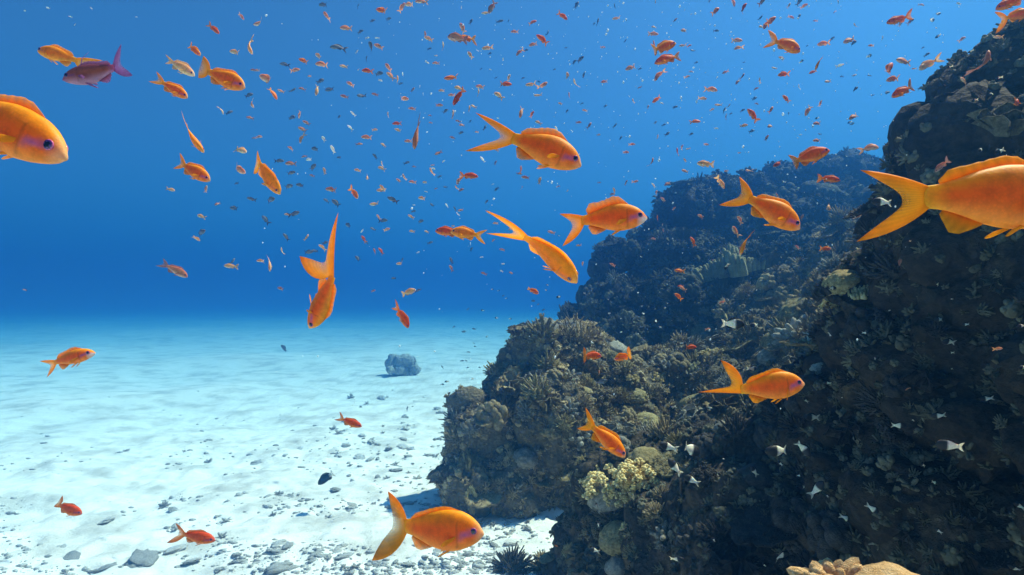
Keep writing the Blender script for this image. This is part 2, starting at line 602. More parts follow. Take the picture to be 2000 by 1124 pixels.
def c_soft(seed, n=26):
    """bushy soft coral: short trunks, each carrying a cauliflower head of small polyp tufts"""
    g, rng = Geo(), np.random.default_rng(seed)
    for d in dirs(rng, n, .0):
        l = rng.uniform(.55, .9)
        e = d * l
        e[2] = abs(e[2]) * .9 + .05
        tube(g, [d * .05, e * .5, e * .85], [.12, .09, .10], 6, False)
        for q in dirs(rng, 17, -.3):
            qq = q + (d - q * 0) * .6
            p = e + qq * .14 * rng.uniform(.8, 1.2)
            v, f = ico(1)
            v = v * (1 + .45 * (rng.uniform(0, 1, len(v)) - .4))[:, None]
            g.add(v * rng.uniform(.045, .075) + p, f)
    return g


M['c_brown'] = coral_material('brown coral', [(.17, .115, .055), (.34, .25, .13), (.50, .40, .23)], 5, .5, 22)
M['c_olive'] = coral_material('olive coral', [(.16, .12, .05), (.33, .255, .115), (.50, .41, .22)], 5, .5, 22)
M['c_grey'] = coral_material('grey coral', [(.17, .15, .115), (.33, .295, .23), (.50, .45, .36)], 5, .5, 22)
M['c_tan'] = coral_material('tan coral', [(.20, .15, .085), (.36, .28, .17), (.46, .38, .25)], 5, .5, 26)
M['c_soft'] = coral_material('yellow soft coral', [(.48, .33, .11), (.74, .56, .24), (.86, .70, .38)], 4, .3, 30)
M['c_fire'] = coral_material('fire coral', [(.20, .16, .06), (.36, .31, .15), (.52, .48, .30)], 4, .3, 30)
M['c_warm'] = coral_material('warm coral', [(.50, .26, .09), (.72, .42, .19), (.85, .58, .32)], 7, .6, 26)
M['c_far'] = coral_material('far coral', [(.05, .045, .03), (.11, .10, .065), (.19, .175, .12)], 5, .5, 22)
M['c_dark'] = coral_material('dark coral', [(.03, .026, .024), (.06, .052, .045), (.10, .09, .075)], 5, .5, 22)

KIND = {}
for kname, fn, seeds, mats_ in (
        ('branching_coral', c_branching, (1, 2, 3), ('c_brown', 'c_olive', 'c_grey')),
        ('lobed_coral', c_lobed, (4, 5), ('c_brown', 'c_grey')),
        ('mound_coral', c_mound, (6, 7), ('c_grey', 'c_olive')),
        ('brain_coral', c_brain, (8,), ('c_olive',)),
        ('finger_coral', c_fingers, (9, 10), ('c_grey', 'c_brown')),
        ('table_coral', c_table, (11, 12), ('c_olive', 'c_brown')),
        ('leaf_coral', c_leaf, (13, 14), ('c_brown', 'c_grey')),
        ('fire_coral', c_fire, (15, 16), ('c_fire', 'c_olive')),
        ('soft_coral', c_soft, (17, 18), ('c_soft', 'c_brown'))):
    KIND[kname] = []
    for s_, m_ in zip(seeds, mats_ if len(mats_) >= len(seeds) else mats_ * 3):
        me_ = fn(s_).mesh(kname)
        me_.materials.append(M[m_])
        KIND[kname].append(me_)
SHADEK, FARK = {}, {}
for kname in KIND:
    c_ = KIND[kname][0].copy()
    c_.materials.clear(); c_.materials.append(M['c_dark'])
    SHADEK[kname] = c_  # dark copy that puts the shade of wall and ledge into the colour
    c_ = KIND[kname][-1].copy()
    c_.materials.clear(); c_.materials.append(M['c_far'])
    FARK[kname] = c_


def orient(nrm, rng, lean=.6):
    z = Vector(nrm) * (1 - lean) + Vector((0, 0, 1)) * lean
    z.normalize()
    q = z.to_track_quat('Z', 'Y')
    return q @ Matrix.Rotation(rng.uniform(0, 6.28), 3, 'Z').to_quaternion()


def coral(kname, loc, size, nrm, rng, label, group=None, me=None, lean=.6, sq=None):
    me = me or KIND[kname][int(rng.integers(len(KIND[kname])))]
    o = obj(kname, me)
    o.rotation_mode = 'QUATERNION'
    o.rotation_quaternion = orient(nrm, rng, lean)
    o.location = loc
    s = size * (np.array(sq) if sq is not None else np.array([1, 1, rng.uniform(.8, 1.15)]))
    o.scale = s
    return tag(o, label, 'coral', group)


REEFS = {'bommie': bommie, 'front': front, 'slope': slope, 'wall': wall, 'far': far}
BV, RV = {}, {}
dg = bpy.context.evaluated_depsgraph_get()
for k_, o_ in list(REEFS.items()) + [('patch', patch), ('ground', ground)]:
    me_ = o_.data
    V_, N_ = read_mesh(me_)
    RV[k_] = (V_, N_)
    me_.calc_loop_triangles()
    BV[k_] = BVHTree.FromPolygons([tuple(v) for v in V_], [tuple(p.vertices) for p in me_.polygons])


def project(P):
    d = P - CAM
    z = d @ FWD
    return 1000 + F * (d @ RGT) / z, 562 - F * (d @ UPV) / z, z


def first_hit(px, py):
    """what the line of sight through px, py meets first: distance ahead, place, normal, which mass"""
    d = at(px, py, 1.0) - CAM
    ln = np.linalg.norm(d)
    best = (1e9, None, None, None)
    for k, b in BV.items():
        loc, n_, i, t = b.ray_cast(Vector(CAM), Vector(d / ln))
        if loc is not None and t / ln < best[0]:
            if n_.dot(Vector(d)) > 0: n_ = -n_
            best = (t / ln, np.array(loc), np.array(n_), k)
    return best


def visible_spots(key, n, mind, rng, zmin=-.15, margin=60, window=None):
    V, N = RV[key]
    tocam = CAM - V
    ok = (np.einsum('ij,ij->i', N, tocam) > -.1 * np.linalg.norm(tocam, axis=1)) & (N[:, 2] > zmin)
    px, py, z = project(V)
    ok &= (z > .3) & (px > -margin) & (px < 2000 + margin) & (py > -margin) & (py < 1124 + margin)
    idx = np.nonzero(ok)[0]
    rng.shuffle(idx)
    keep, cell = [], {}
    for i in idx:
        if len(keep) >= n: break
        c = tuple(np.floor(V[i] / mind).astype(int))
        if c in cell: continue
        p = V[i] + N[i] * .06
        d = p - CAM
        ln = np.linalg.norm(d)
        hid = False
        for k, b in BV.items():
            if k == 'ground': continue
            loc, n_, j, t = b.ray_cast(Vector(CAM), Vector(d / ln))
            if loc is not None and t < ln - .12: hid = True; break
        if hid: continue
        cell[c] = 1
        keep.append(i)
    return V[keep], N[keep]


PLACE = {'bommie': 'on the tall outcrop', 'front': 'on the dark near ledge', 'slope': 'on the shelf beside the black wall',
         'wall': 'on the black reef wall', 'far': 'on the hazy far slope', 'patch': 'on the lone hazy patch'}
LOOK = {'branching_coral': 'bushy branching coral', 'lobed_coral': 'knobbly lobed coral', 'mound_coral': 'rounded pitted mound coral',
        'brain_coral': 'grooved brain coral dome', 'finger_coral': 'stubby finger coral clump', 'table_coral': 'flat table coral plate',
        'leaf_coral': 'ruffled leaf coral clump', 'fire_coral': 'upright bladed fire coral', 'soft_coral': 'fluffy soft coral bush'}
WT = {'branching_coral': 7, 'lobed_coral': 4, 'mound_coral': 1.6, 'brain_coral': .7, 'finger_coral': 2, 'table_coral': 2, 'leaf_coral': 3, 'fire_coral': 2, 'soft_coral': 1.6}
kn = list(WT)
wt = np.array([WT[k] for k in kn]); wt = wt / wt.sum()
rng = np.random.default_rng(42)
for key, n, mind, lo, hi in (('bommie', 95, .15, .07, .17), ('front', 70, .13, .05, .13), ('slope', 60, .20, .08, .2),
                             ('far', 80, .4, .13, .30), ('wall', 46, .12, .035, .10)):
    VV, NN = visible_spots(key, n, mind, rng, -.25 if key != 'wall' else -.5)
    for p, q in zip(VV, NN):
        k = kn[int(rng.choice(len(kn), p=wt))]
        s = rng.uniform(lo, hi) * (1.15 if k in ('table_coral',) else 1)
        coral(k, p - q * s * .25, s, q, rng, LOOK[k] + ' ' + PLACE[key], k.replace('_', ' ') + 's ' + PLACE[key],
              me=SHADEK[k] if (key == 'wall' and project(p)[1] > 300) or (key == 'front' and project(p)[0] > 1330) else FARK[k] if key in ('far', 'patch', 'wall') else None)  # shade painted by position: darker copies low on the wall and along the ledge

# the crust of small growth between the colonies: nobody could count it
for key, n, mind, lo, hi, mname in (('bommie', 1100, .045, .02, .055, 'c_brown'), ('front', 700, .045, .016, .045, 'c_far'), ('slope', 650, .06, .025, .07, 'c_brown'),
                                    ('far', 1000, .12, .05, .13, 'c_far'), ('wall', 600, .045, .015, .045, 'c_far')):
    VV, NN = visible_spots(key, n, mind, rng, -.45)
    tmpl = []
    for fn, sd_ in ((lambda s: c_branching(s, 16, .10, (.4, .7)), 101), (lambda s: c_lobed(s, 6), 102), (lambda s: c_fingers(s, 7), 103), (lambda s: c_leaf(s, 4), 104)):
        g_ = fn(sd_)
        if fn is None: continue
        m_ = g_.mesh('t')
        bm = bmesh.new(); bm.from_mesh(m_); bmesh.ops.triangulate(bm, faces=bm.faces)
        tmpl.append((np.array([v.co[:] for v in bm.verts]), np.array([[v.index for v in f.verts] for f in bm.faces])))
        bm.free(); bpy.data.meshes.remove(m_)
    Vs, Fs, c = [], [], 0
    for p, q in zip(VV, NN):
        v, f = tmpl[int(rng.integers(len(tmpl)))]
        Rm = np.array(orient(q, rng, .4).to_matrix())
        s = rng.uniform(lo, hi)
        Vs.append((v * s) @ Rm.T + p - q * s * .2); Fs.append(f + c); c += len(v)
    o = obj('coral_crust', mesh_from('coral_crust', np.concatenate(Vs), np.concatenate(Fs)), M[mname])
    tag(o, 'small coral growth crusting the rock ' + PLACE[key], 'coral crust', kind='stuff')

# colonies the photograph singles out
def feature(kname, px, py, rpx, label, me, lean=.6, sq=None, sink=.2, seed=1, dz=0):
    d, loc, n_, k = first_hit(px, py + rpx * .5)
    s = rpx * d / F
    coral(kname, loc - np.array(n_) * s * sink + np.array([0, 0, dz]), s, n_, np.random.default_rng(seed), label, me=me, lean=lean, sq=sq)

ks = KIND
feature('soft_coral', 1180, 925, 62, 'pale yellow fluffy soft coral bush at the tip of the dark near ledge', ks['soft_coral'][0], .8, (1.0, 1, .85), .3, 2)
feature('soft_coral', 1245, 905, 55, 'second yellow soft coral bush, farther back and duller, on the near ledge', ks['soft_coral'][0], .8, (1, 1, .9), .3, 3)
feature('soft_coral', 1225, 955, 45, 'low yellow soft coral bush drooping below the two larger ones', ks['soft_coral'][0], .7, (1, 1, .9), .3, 9)
feature('finger_coral', 1300, 1030, 34, 'grey lobed coral with four thick folds on the face of the near ledge', ks['finger_coral'][0], .3, (1, 1, 1), .2, 4)
feature('brain_coral', 1640, 535, 34, 'big round coral head with a sunlit rim on the shelf below the far slope', ks['brain_coral'][0], .9, (1, 1, .95), .3, 5)
feature('fire_coral', 1420, 490, 90, 'broad lacy fire coral thicket with pale glowing edges on the far slope', ks['fire_coral'][0], .8, (1, 1, .7), .2, 6)
feature('fire_coral', 1690, 555, 40, 'pale fire coral clump beside the big round coral head', ks['fire_coral'][0], .8, (1.2, 1, .7), .2, 7)
feature('lobed_coral', 1620, 585, 28, 'pale yellow lobed coral knob standing out on the dark shelf', KIND['soft_coral'][0], .8, (1, 1, .8), .3, 8)
feature('mound_coral', 1602, 712, 22, 'smooth round coral boulder next to the big swimming orange fish', ks['mound_coral'][0], .9, None, .4, 10)
feature('mound_coral', 1410, 828, 16, 'barrel shaped coral stump below the tail of the lower orange fish', ks['mound_coral'][0], .9, (1, 1, 1.4), .3, 11)
feature('leaf_coral', 1000, 745, 36, 'thin edged leaf coral jutting from the seaward side of the tall outcrop', ks['leaf_coral'][0], .5, None, .2, 12)
feature('table_coral', 1590, 650, 60, 'wide flat table coral on the shadowed shelf', ks['table_coral'][1], .9, (1.2, 1, .7), .2, 13)
feature('branching_coral', 1355, 690, 32, 'pale branching coral on the crest just right of the tall outcrop', ks['branching_coral'][1], .9, None, .3, 14)
feature('branching_coral', 1050, 640, 45, 'pale branching coral crowning the tall outcrop', ks['branching_coral'][1], .9, None, .3, 15)
feature('branching_coral', 1130, 645, 40, 'brown branching coral beside the crown of the tall outcrop', ks['branching_coral'][0], .9, None, .3, 16)

# the two close colonies at the bottom edge and the dark thicket on the sand
wm = c_mound(61).mesh('mound_coral'); wm.materials.append(M['c_warm'])
wf = c_fingers(62, 26).mesh('finger_coral'); wf.materials.append(M['c_warm'])
r1 = np.random.default_rng(5)
coral('mound_coral', at(1745, 1172, 1.35), .105, (0, 0, 1), r1, 'warm orange brown coral dome cut off by the bottom edge', me=wm, lean=1, sq=(1, 1, .8))
coral('finger_coral', at(1625, 1150, 1.42), .095, (-.2, -.1, 1), r1, 'warm brown finger coral leaning beside the orange coral dome', me=wf, lean=.5, sq=(1, 1, .8))
df = c_branching(63, 110, .045, (.4, .65)).mesh('branching_coral'); df.materials.append(M['c_dark'])
def on_sand(px, py):
    return BV['ground'].ray_cast(Vector(CAM), Vector(at(px, py, 1) - CAM).normalized())[0]
p_ = on_sand(1000, 1115)
coral('branching_coral', np.array(p_) + (0, 0, .0), .16, (0, 0, 1), r1, 'dark spiky branching coral standing on the sand at the bottom edge', me=df, lean=1)
p_ = on_sand(1060, 1112)
coral('branching_coral', np.array(p_), .12, (0, 0, 1), r1, 'brown branching coral on the sand against the foot of the near ledge', me=ks['branching_coral'][0], lean=1)

# ------------------------------------------------------------------ rubble on the sand
M['rubble'] = coral_material('dead coral', [(.36, .35, .33), (.55, .54, .51), (.72, .70, .66)], 14, .7, 45)


def rubble_geo(seed):
    g, rg = Geo(), np.random.default_rng(seed)
    kind = seed % 3
    if kind == 0:
        v, f = ico(3)
        d, _ = worley(v * 1.7 + seed, seed)
        r = .7 + .5 * (.7 - d) + .18 * fbm(v * 3, 3, seed)
        g.add(v * r[:, None] * np.array([1, .75, .6]), f)
    elif kind == 1:
        for d in dirs(rg, 9, -.1):
            b = rg.normal(0, .2, 3)
            tube(g, [d * 0, d * .5 + b * .5, d * rg.uniform(.7, 1.0) + b], [.22, .17, .10], 6)
    else:
        for _ in range(5):
            blob(g, rg.uniform(-.5, .5, 3) * np.array([1, 1, .4]), rg.uniform(.25, .5), int(rg.integers(1e5)), 2, .5, 2.2, (1.2, .9, .7))
    return g


RUB = []
for s_ in range(6):
    me_ = rubble_geo(s_).mesh('coral_fragment'); me_.materials.append(M['rubble'])
    RUB.append(me_)
rr = np.random.default_rng(77)


def rubble(px, py, wpx, label, group=None):
    p = on_sand(px, py)
    if p is None: return
    h = first_hit(px, py)
    if h[3] != 'ground': return
    s = wpx / 2 * h[0] / F
    o = obj('coral_fragment', RUB[int(rr.integers(6)) if wpx < 34 else int(rr.choice([0, 2, 3, 5]))])
    o.location = (p[0], p[1], p[2] + s * rr.uniform(-.05, .18))
    o.rotation_euler = (rr.uniform(-.3, .3), rr.uniform(-.3, .3), rr.uniform(0, 6.28))
    o.scale = (s, s * rr.uniform(.6, 1), s * (rr.uniform(.45, .8) if wpx < 34 else rr.uniform(.3, .45)))
    tag(o, label, 'coral fragment', group)


for px, py, wpx, lb in ((745, 780, 30, 'flat grey coral slab alone on the pale mid distance sand'), (733, 910, 34, 'dark angular rock by the shadow, beyond the black surgeonfish'),
                        (685, 992, 40, 'spiky coral lump just behind the tail of the bottom orange fish'), (548, 1062, 54, 'large pitted coral lump on white sand left of the bottom orange fish'),
                        (550, 1112, 100, 'widest heap of dead coral, cut off by the bottom edge'), (428, 1112, 36, 'smooth grey stone standing upright at the bottom edge'),
                        (535, 1008, 26, 'pointed grey stone above the large pitted coral lump'), (478, 966, 34, 'jagged rubble lump among the scattered stones'),
                        (615, 1085, 26, 'small stone right of the large pitted coral lump'), (210, 1020, 60, 'long pale stone between the two lower orange fish'),
                        (120, 1068, 46, 'rounded grey stone below the dark red fish'), (140, 1092, 46, 'broken stone below the rounded grey one'),
                        (340, 1075, 62, 'rubble lump right under the small orange fish with splayed tail'), (280, 1095, 80, 'low rubble heap near the bottom edge'),
                        (775, 920, 30, 'low stone right of the dark angular rock'), (855, 800, 24, 'small dark stone near the hole in the outcrop'),
                        (990, 1045, 14, 'small dark pebble on the lit sand patch'), (1018, 1055, 12, 'tiny dark pebble at the foot of the near ledge'),
                        (500, 905, 40, 'scattered low rubble left of the black surgeonfish'), (880, 870, 40, 'rubble pile at the shaded foot of the tall outcrop')):
    rubble(px, py, wpx, lb)
for _ in range(420):
    t = rr.uniform() ** .38
    py = 735 + t * 385
    px = rr.uniform(0, 1) ** (.55) * (930 if py < 930 else 1050) if rr.uniform() < .75 else rr.uniform(0, 900)
    if fbm(np.array([[px / 130, py / 45, 3.3]]), 2, 71)[0] < rr.uniform(-.5, .4): continue
    rubble(px, py, (5 + 46 * t * rr.uniform(.1, 1) ** 2.2) , 'grey scrap of coral rubble lying on the white sand', 'rubble strewn over the sand')
for _ in range(110):                          # the rubble apron at the foot of the outcrop
    px, py = rr.normal(770, 80), rr.normal(890, 55)
    rubble(px, py, 6 + 30 * rr.uniform() ** 2, 'grey scrap of coral rubble lying on the white sand', 'rubble strewn over the sand')
# gravel: countless
Vs, Fs, c = [], [], 0
v1, f1 = ico(1)
for _ in range(3600):
    t = rr.uniform() ** .30
    py = 700 + t * 424
    px = rr.uniform(-20, 1080) if rr.uniform() < .5 else rr.uniform(300, 1000)
    if fbm(np.array([[px / 130, py / 45, 3.3]]), 2, 71)[0] < rr.uniform(-.4, .6): continue
    p = on_sand(px, py)
    if p is None: continue
    s = .005 + .022 * rr.uniform() ** 2.5 * (1 + .05 * (p[1] - 4))
    Vs.append(v1 * (1 + rr.uniform(-.3, .3, len(v1)))[:, None] * s * np.array([rr.uniform(.8, 1.8), 1, .6]) + np.array(p)); Fs.append(f1 + c); c += len(v1)
g_ = obj('gravel', mesh_from('gravel', np.concatenate(Vs), np.concatenate(Fs)), M['rubble'])
tag(g_, 'fine coral gravel scattered over the white sand', 'gravel', kind='stuff')
# ------------------------------------------------------------------ fish
def attr_material(name, rough, spec, sss=0.0, translucent=0.0, alpha=False, noise=.18):
    m, t, out = mat_base(name)
    L = t.links.new
    a = nd(t, 'ShaderNodeAttribute', attribute_name='col')
    co = nd(t, 'ShaderNodeTexCoord').outputs['Object']
    n = nd(t, 'ShaderNodeTexNoise', Scale=9.0, Detail=4.0)
    v = nd(t, 'ShaderNodeTexVoronoi', Scale=46.0)
    L(co, n.inputs['Vector']); L(co, v.inputs['Vector'])
    mp = nd(t, 'ShaderNodeMapRange')
    mp.inputs[1].default_value, mp.inputs[2].default_value = .3, .7
    mp.inputs[3].default_value, mp.inputs[4].default_value = 1 - noise, 1 + noise
    L(n.outputs[0], mp.inputs[0])
    hs = nd(t, 'ShaderNodeHueSaturation')
    mv = nd(t, 'ShaderNodeMapRange')               # faint rows of scales
    mv.inputs[1].default_value, mv.inputs[2].default_value = .1, .6
    mv.inputs[3].default_value, mv.inputs[4].default_value = 1.0 + noise * .2, 1.0 - noise * .45
    L(v.outputs['Distance'], mv.inputs[0])
    mm = nd(t, 'ShaderNodeMath', operation='MULTIPLY')
    L(mp.outputs[0], mm.inputs[0]); L(mv.outputs[0], mm.inputs[1])
    L(mm.outputs[0], hs.inputs['Value']); L(a.outputs['Color'], hs.inputs['Color'])
    b = nd(t, 'ShaderNodeBump', Strength=.04, Distance=.004)
    L(v.outputs['Distance'], b.inputs['Height'])
    p = nd(t, 'ShaderNodeBsdfPrincipled', Roughness=rough)
    p.inputs['Specular IOR Level'].default_value = spec
    if sss:
        p.inputs['Subsurface Weight'].default_value = sss
        p.inputs['Subsurface Radius'].default_value = (1.0, .35, .1)
        p.inputs['Subsurface Scale'].default_value = .012
    L(hs.outputs[0], p.inputs['Base Color'])
    if not alpha: L(b.outputs[0], p.inputs['Normal'])
    last = p.outputs[0]
    if translucent:
        tr = nd(t, 'ShaderNodeBsdfTranslucent')
        L(hs.outputs[0], tr.inputs[0])
        mx = nd(t, 'ShaderNodeMixShader', Fac=translucent)
        L(last, mx.inputs[1]); L(tr.outputs[0], mx.inputs[2])
        last = mx.outputs[0]
    if alpha:
        tp = nd(t, 'ShaderNodeBsdfTransparent')
        mx = nd(t, 'ShaderNodeMixShader')
        L(a.outputs['Alpha'], mx.inputs[0]); L(tp.outputs[0], mx.inputs[1]); L(last, mx.inputs[2])
        last = mx.outputs[0]
    L(last, out.inputs[0])
    return m


M['skin'] = attr_material('fish skin', .55, .2, sss=.4, translucent=.16)
M['fin'] = attr_material('fish fin', .5, .2, translucent=.6, alpha=True, noise=.1)
M['eye'] = attr_material('fish eye', .12, .6, noise=0.0)

U_ = np.array([0, .03, .08, .15, .25, .38, .5, .65, .8, .9, 1.0])
TOP = np.array([.0, .066, .116, .164, .205, .230, .226, .190, .130, .094, .080])
BOT = np.array([.0, .052, .094, .136, .176, .200, .194, .160, .102, .074, .066])
WID = np.array([.0, .036, .062, .084, .100, .106, .100, .078, .048, .026, .006])
PAL = {
    'rose': dict(back=(.78, .23, .09), side=(.92, .36, .17), belly=(.95, .62, .42), nose=(.92, .5, .32), stripe=(.4, .15, .3), fin=(.92, .50, .25), edge=(.9, .5, .4)),
    'orange': dict(back=(1.0, .33, .003), side=(1.0, .13, .003), belly=(.97, .28, .03), nose=(.97, .46, .20), stripe=(.34, .09, .34), fin=(1.0, .40, .006), edge=(.98, .33, .04)),
    'gold': dict(back=(1.0, .32, .002), side=(.98, .22, .002), belly=(.98, .36, .03), nose=(.98, .46, .12), stripe=(.55, .14, .10), fin=(1.0, .44, .004), edge=(1.0, .42, .03)),
    'red': dict(back=(.72, .075, .008), side=(.85, .11, .008), belly=(.90, .27, .05), nose=(.66, .16, .10), stripe=(.25, .05, .20), fin=(.80, .28, .03), edge=(.70, .2, .10)),
    'purple': dict(back=(.20, .045, .075), side=(.42, .09, .045), belly=(.42, .20, .30), nose=(.25, .08, .20), stripe=(.16, .05, .2), fin=(.34, .12, .30), edge=(.40, .2, .5)),
    'pale': dict(back=(.85, .38, .16), side=(.92, .48, .20), belly=(.95, .68, .42), nose=(.95, .70, .50), stripe=(.5, .25, .3), fin=(.90, .55, .25), edge=(.9, .55, .3)),
    'dull': dict(back=(.52, .15, .07), side=(.70, .28, .14), belly=(.75, .50, .38), nose=(.5, .25, .2), stripe=(.3, .12, .2), fin=(.5, .25, .2), edge=(.5, .3, .3)),
    'grey': dict(back=(.15, .16, .19), side=(.24, .25, .29), belly=(.25, .26, .30), nose=(.1, .11, .14), stripe=(.08, .08, .1), fin=(.10, .11, .14), edge=(.12, .12, .15)),
    'white': dict(back=(.85, .80, .74), side=(.92, .86, .80), belly=(.95, .92, .88), nose=(.9, .85, .8), stripe=(.7, .6, .6), fin=(.8, .75, .7), edge=(.8, .75, .7)),
}


def prof(u): return np.interp(u, U_, TOP), np.interp(u, U_, BOT), np.interp(u, U_, WID)


def smooth_prof(u):
    e = .025
    return tuple(sum(q) / 3 for q in zip(prof(np.clip(u - e, 0, 1)), prof(u), prof(np.clip(u + e, 0, 1)))) if 0 < u < 1 else prof(u)


def bend_pts(P, bend):
    """swing the tail half sideways"""
    P = np.array(P, float)
    x = np.minimum(P[:, 0] - .12, 0)
    P[:, 1] += bend * x * x
    return P


def body_geo(deep, pal, white_mouth=False, rings=42, seg=24, band=None, fat=1.0):
    V, C = [], []
    us = (1 - np.cos(np.linspace(0, 1, rings) * math.pi * .5 + 0)) if False else np.linspace(0, 1, rings) ** 1.25
    for u in us:
        t, b, w_ = smooth_prof(u)
        t, b, w_ = t * deep, b * deep, w_ * fat
        zc = -.022 * (1 - min(1, u / .3)) ** 2
        if u == 0: t, b, w_ = .010, .012, .010
        for j in range(seg):
            th = 2 * math.pi * j / seg
            cz, cyy = math.sin(th), math.cos(th)
            z = zc + (t if cz > 0 else b) * cz
            y = w_ * np.sign(cyy) * abs(cyy) ** .85
            V.append((.5 - u, y, z))
            h = cz
            if band:
                c = band(u, h)
            else:
                k = np.clip((h + .85) / .75, 0, 1)
                k2 = np.clip((h - .35) / .55, 0, 1)
                c = np.array(pal['belly']) * (1 - k) + np.array(pal['side']) * k
                c = c * (1 - k2) + np.array(pal['back']) * k2
                n_ = np.clip(1 - u / (.13 if not white_mouth else .16), 0, 1) ** (1.0 if not white_mouth else .5)
                nose = np.array((.92, .80, .72)) if white_mouth else np.array(pal['nose'])
                if white_mouth: n_ = n_ * np.clip((.55 - h) / .4, 0, 1)
                c = c * (1 - n_) + nose * n_
                sl_ = abs(h - (.22 - 2.0 * (u - .10)))          # slanting line from the eye to the pectoral fin
                s_ = np.clip(1 - sl_ / .28, 0, 1) * np.clip((u - .07) / .02, 0, 1) * np.clip((.31 - u) / .05, 0, 1)
                c = c * (1 - .75 * s_) + np.array(pal['stripe']) * .75 * s_
                if abs(u - .285 - .03 * (1 - h * h)) < .014 and -.75 < h < .55: c = c * .72       # edge of the gill cover
                e_ = np.clip((u - .84) / .16, 0, 1)            # the tail stalk takes on the colour of the tail fin
                c = c * (1 - .8 * e_) + np.array(pal['fin']) * .8 * e_
            C.append(c)
    Fq = []
    for i in range(rings - 1):
        for j in range(seg):
            Fq.append((i * seg + j, (i + 1) * seg + j, (i + 1) * seg + (j + 1) % seg, i * seg + (j + 1) % seg))
    Fq.append(tuple(range(seg)))
    Fq.append(tuple(range((rings - 1) * seg, rings * seg))[::-1])
    return np.array(V), Fq, np.array(C)


def sheet(P, thick, C, A):
    """a fin: an m x n grid of points given a lens-like thickness across nrm"""
    P = np.array(P, float)
    m, n = P.shape[:2]
    du = np.gradient(P, axis=0); dv = np.gradient(P, axis=1)
    N = np.cross(du, dv)
    N /= np.linalg.norm(N, axis=2)[..., None] + 1e-9
    e = np.ones((m, n)); e[-1] = .15; e[:, 0] = .25; e[:, -1] = .25
    V = np.concatenate([(P + N * (thick * e)[..., None]).reshape(-1, 3), (P - N * (thick * e)[..., None]).reshape(-1, 3)])
    Fq, o_ = [], m * n
    for i in range(m - 1):
        for j in range(n - 1):
            a, b, c, d = i * n + j, i * n + j + 1, (i + 1) * n + j + 1, (i + 1) * n + j
            Fq.append((a, d, c, b)); Fq.append((a + o_, b + o_, c + o_, d + o_))
    rim = [j for j in range(n)] + [i * n + n - 1 for i in range(1, m)] + [(m - 1) * n + j for j in range(n - 2, -1, -1)] + [i * n for i in range(m - 2, 0, -1)]
    for a, b in zip(rim, rim[1:] + rim[:1]): Fq.append((a, b, b + o_, a + o_))
    CC = np.concatenate([np.asarray(C, float).reshape(-1, 3), np.asarray(A, float).reshape(-1, 1)], 1)
    return V, Fq, np.concatenate([CC, CC])


def mixc(a, b, t): return tuple(np.array(a) * (1 - t) + np.array(b) * t)


def tail_geo(pal, deep, up=.40, lo=.36, spread=46, fork=.15, m=9, n=33, ang=None):
    au, al = ang or (spread, -spread)
    P, C, A = [], [], []
    for i in range(m):
        t = i / (m - 1)
        row, rc, ra = [], [], []
        for j in range(n):
            s = j / (n - 1) * 2 - 1
            zb = (.076 if s > 0 else .063) * deep * s
            ext = (up if s > 0 else lo)
            rad = fork + (ext * 1.06 - fork) * abs(s) ** (2.6 if ext < .75 else 2.0)
            th = math.radians((au + al) / 2 * (1 - abs(s)) + (au if s > 0 else al) * abs(s))
            x, z = -.46, zb                       # each ray curves back towards the axis of the body
            for q in np.linspace(0, t, 7)[1:]:
                a_ = th * (1.5 - 1.0 * q)
                x -= rad * t / 6 * math.cos(a_); z += rad * t / 6 * math.sin(a_)
            row.append((x, 0, z))
            rc.append(np.array(mixc(pal['fin'], pal['edge'], max(0, abs(s) - .5) * 1.2 * t)) * (1 - .16 * (j % 2) * t))
            ra.append(1 - (.70 + .12 * (j % 2)) * t * (1 - abs(s) ** 2))
        P.append(row); C.append(rc); A.append(ra)
    return sheet(P, .006, C, A)


def ridge_fin(pal, deep, u0, u1, hts, side, m=5, n=18, lean=.35):
    P, C, A = [], [], []
    hu = np.linspace(0, 1, len(hts))
    for i in range(m):
        t = i / (m - 1)
        row, rc, ra = [], [], []
        for j in range(n):
            s = j / (n - 1)
            u = u0 + (u1 - u0) * s
            tp, bt, w_ = smooth_prof(u)
            zb = (tp * deep * .93 if side > 0 else -bt * deep * .93)
            h = np.interp(s, hu, hts) + .02
            saw = 1 + (.05 * math.sin(j * 2.6) if t == 1 else 0)
            row.append((.5 - u - lean * h * t, 0, zb + side * h * t * saw))
            rc.append(np.array(mixc(pal['side'], pal['fin'], .35 + .65 * t)) * (1 - .15 * (j % 2) * t))
            ra.append(1 - (.38 + .15 * (j % 2)) * t)
        P.append(row); C.append(rc); A.append(ra)
    return sheet(P, .005, C, A)


def paddle(pal, root, d_len, d_wid, ln, wd, m=7, n=7):
    P, C, A = [], [], []
    d_len, d_wid = np.array(d_len, float), np.array(d_wid, float)
    d_len /= np.linalg.norm(d_len); d_wid /= np.linalg.norm(d_wid)
    for i in range(m):
        t = i / (m - 1)
        row, rc, ra = [], [], []
        for j in range(n):
            s = j / (n - 1) * 2 - 1
            sp = (.28 + .9 * t - .45 * t * t)
            ll = ln * t * (1 - .22 * s * s * t)
            row.append(np.array(root) + d_len * ll + d_wid * s * wd * sp)
            rc.append(pal['fin']); ra.append(.95 - .4 * t)
        P.append(row); C.append(rc); A.append(ra)
    return sheet(P, .005, C, A)


def eye_geo(pal):
    v, f = ico(3)
    c = []
    for p in v:
        r = math.hypot(p[0], p[2])
        if r < .58: c.append((.005, .004, .012))
        elif r < .66: c.append((.12, .04, .20))
        elif r < .88: c.append((.05, .015, .11))
        else: c.append(mixc(pal['stripe'], pal['side'], .4))
    return v, f, np.array(c)


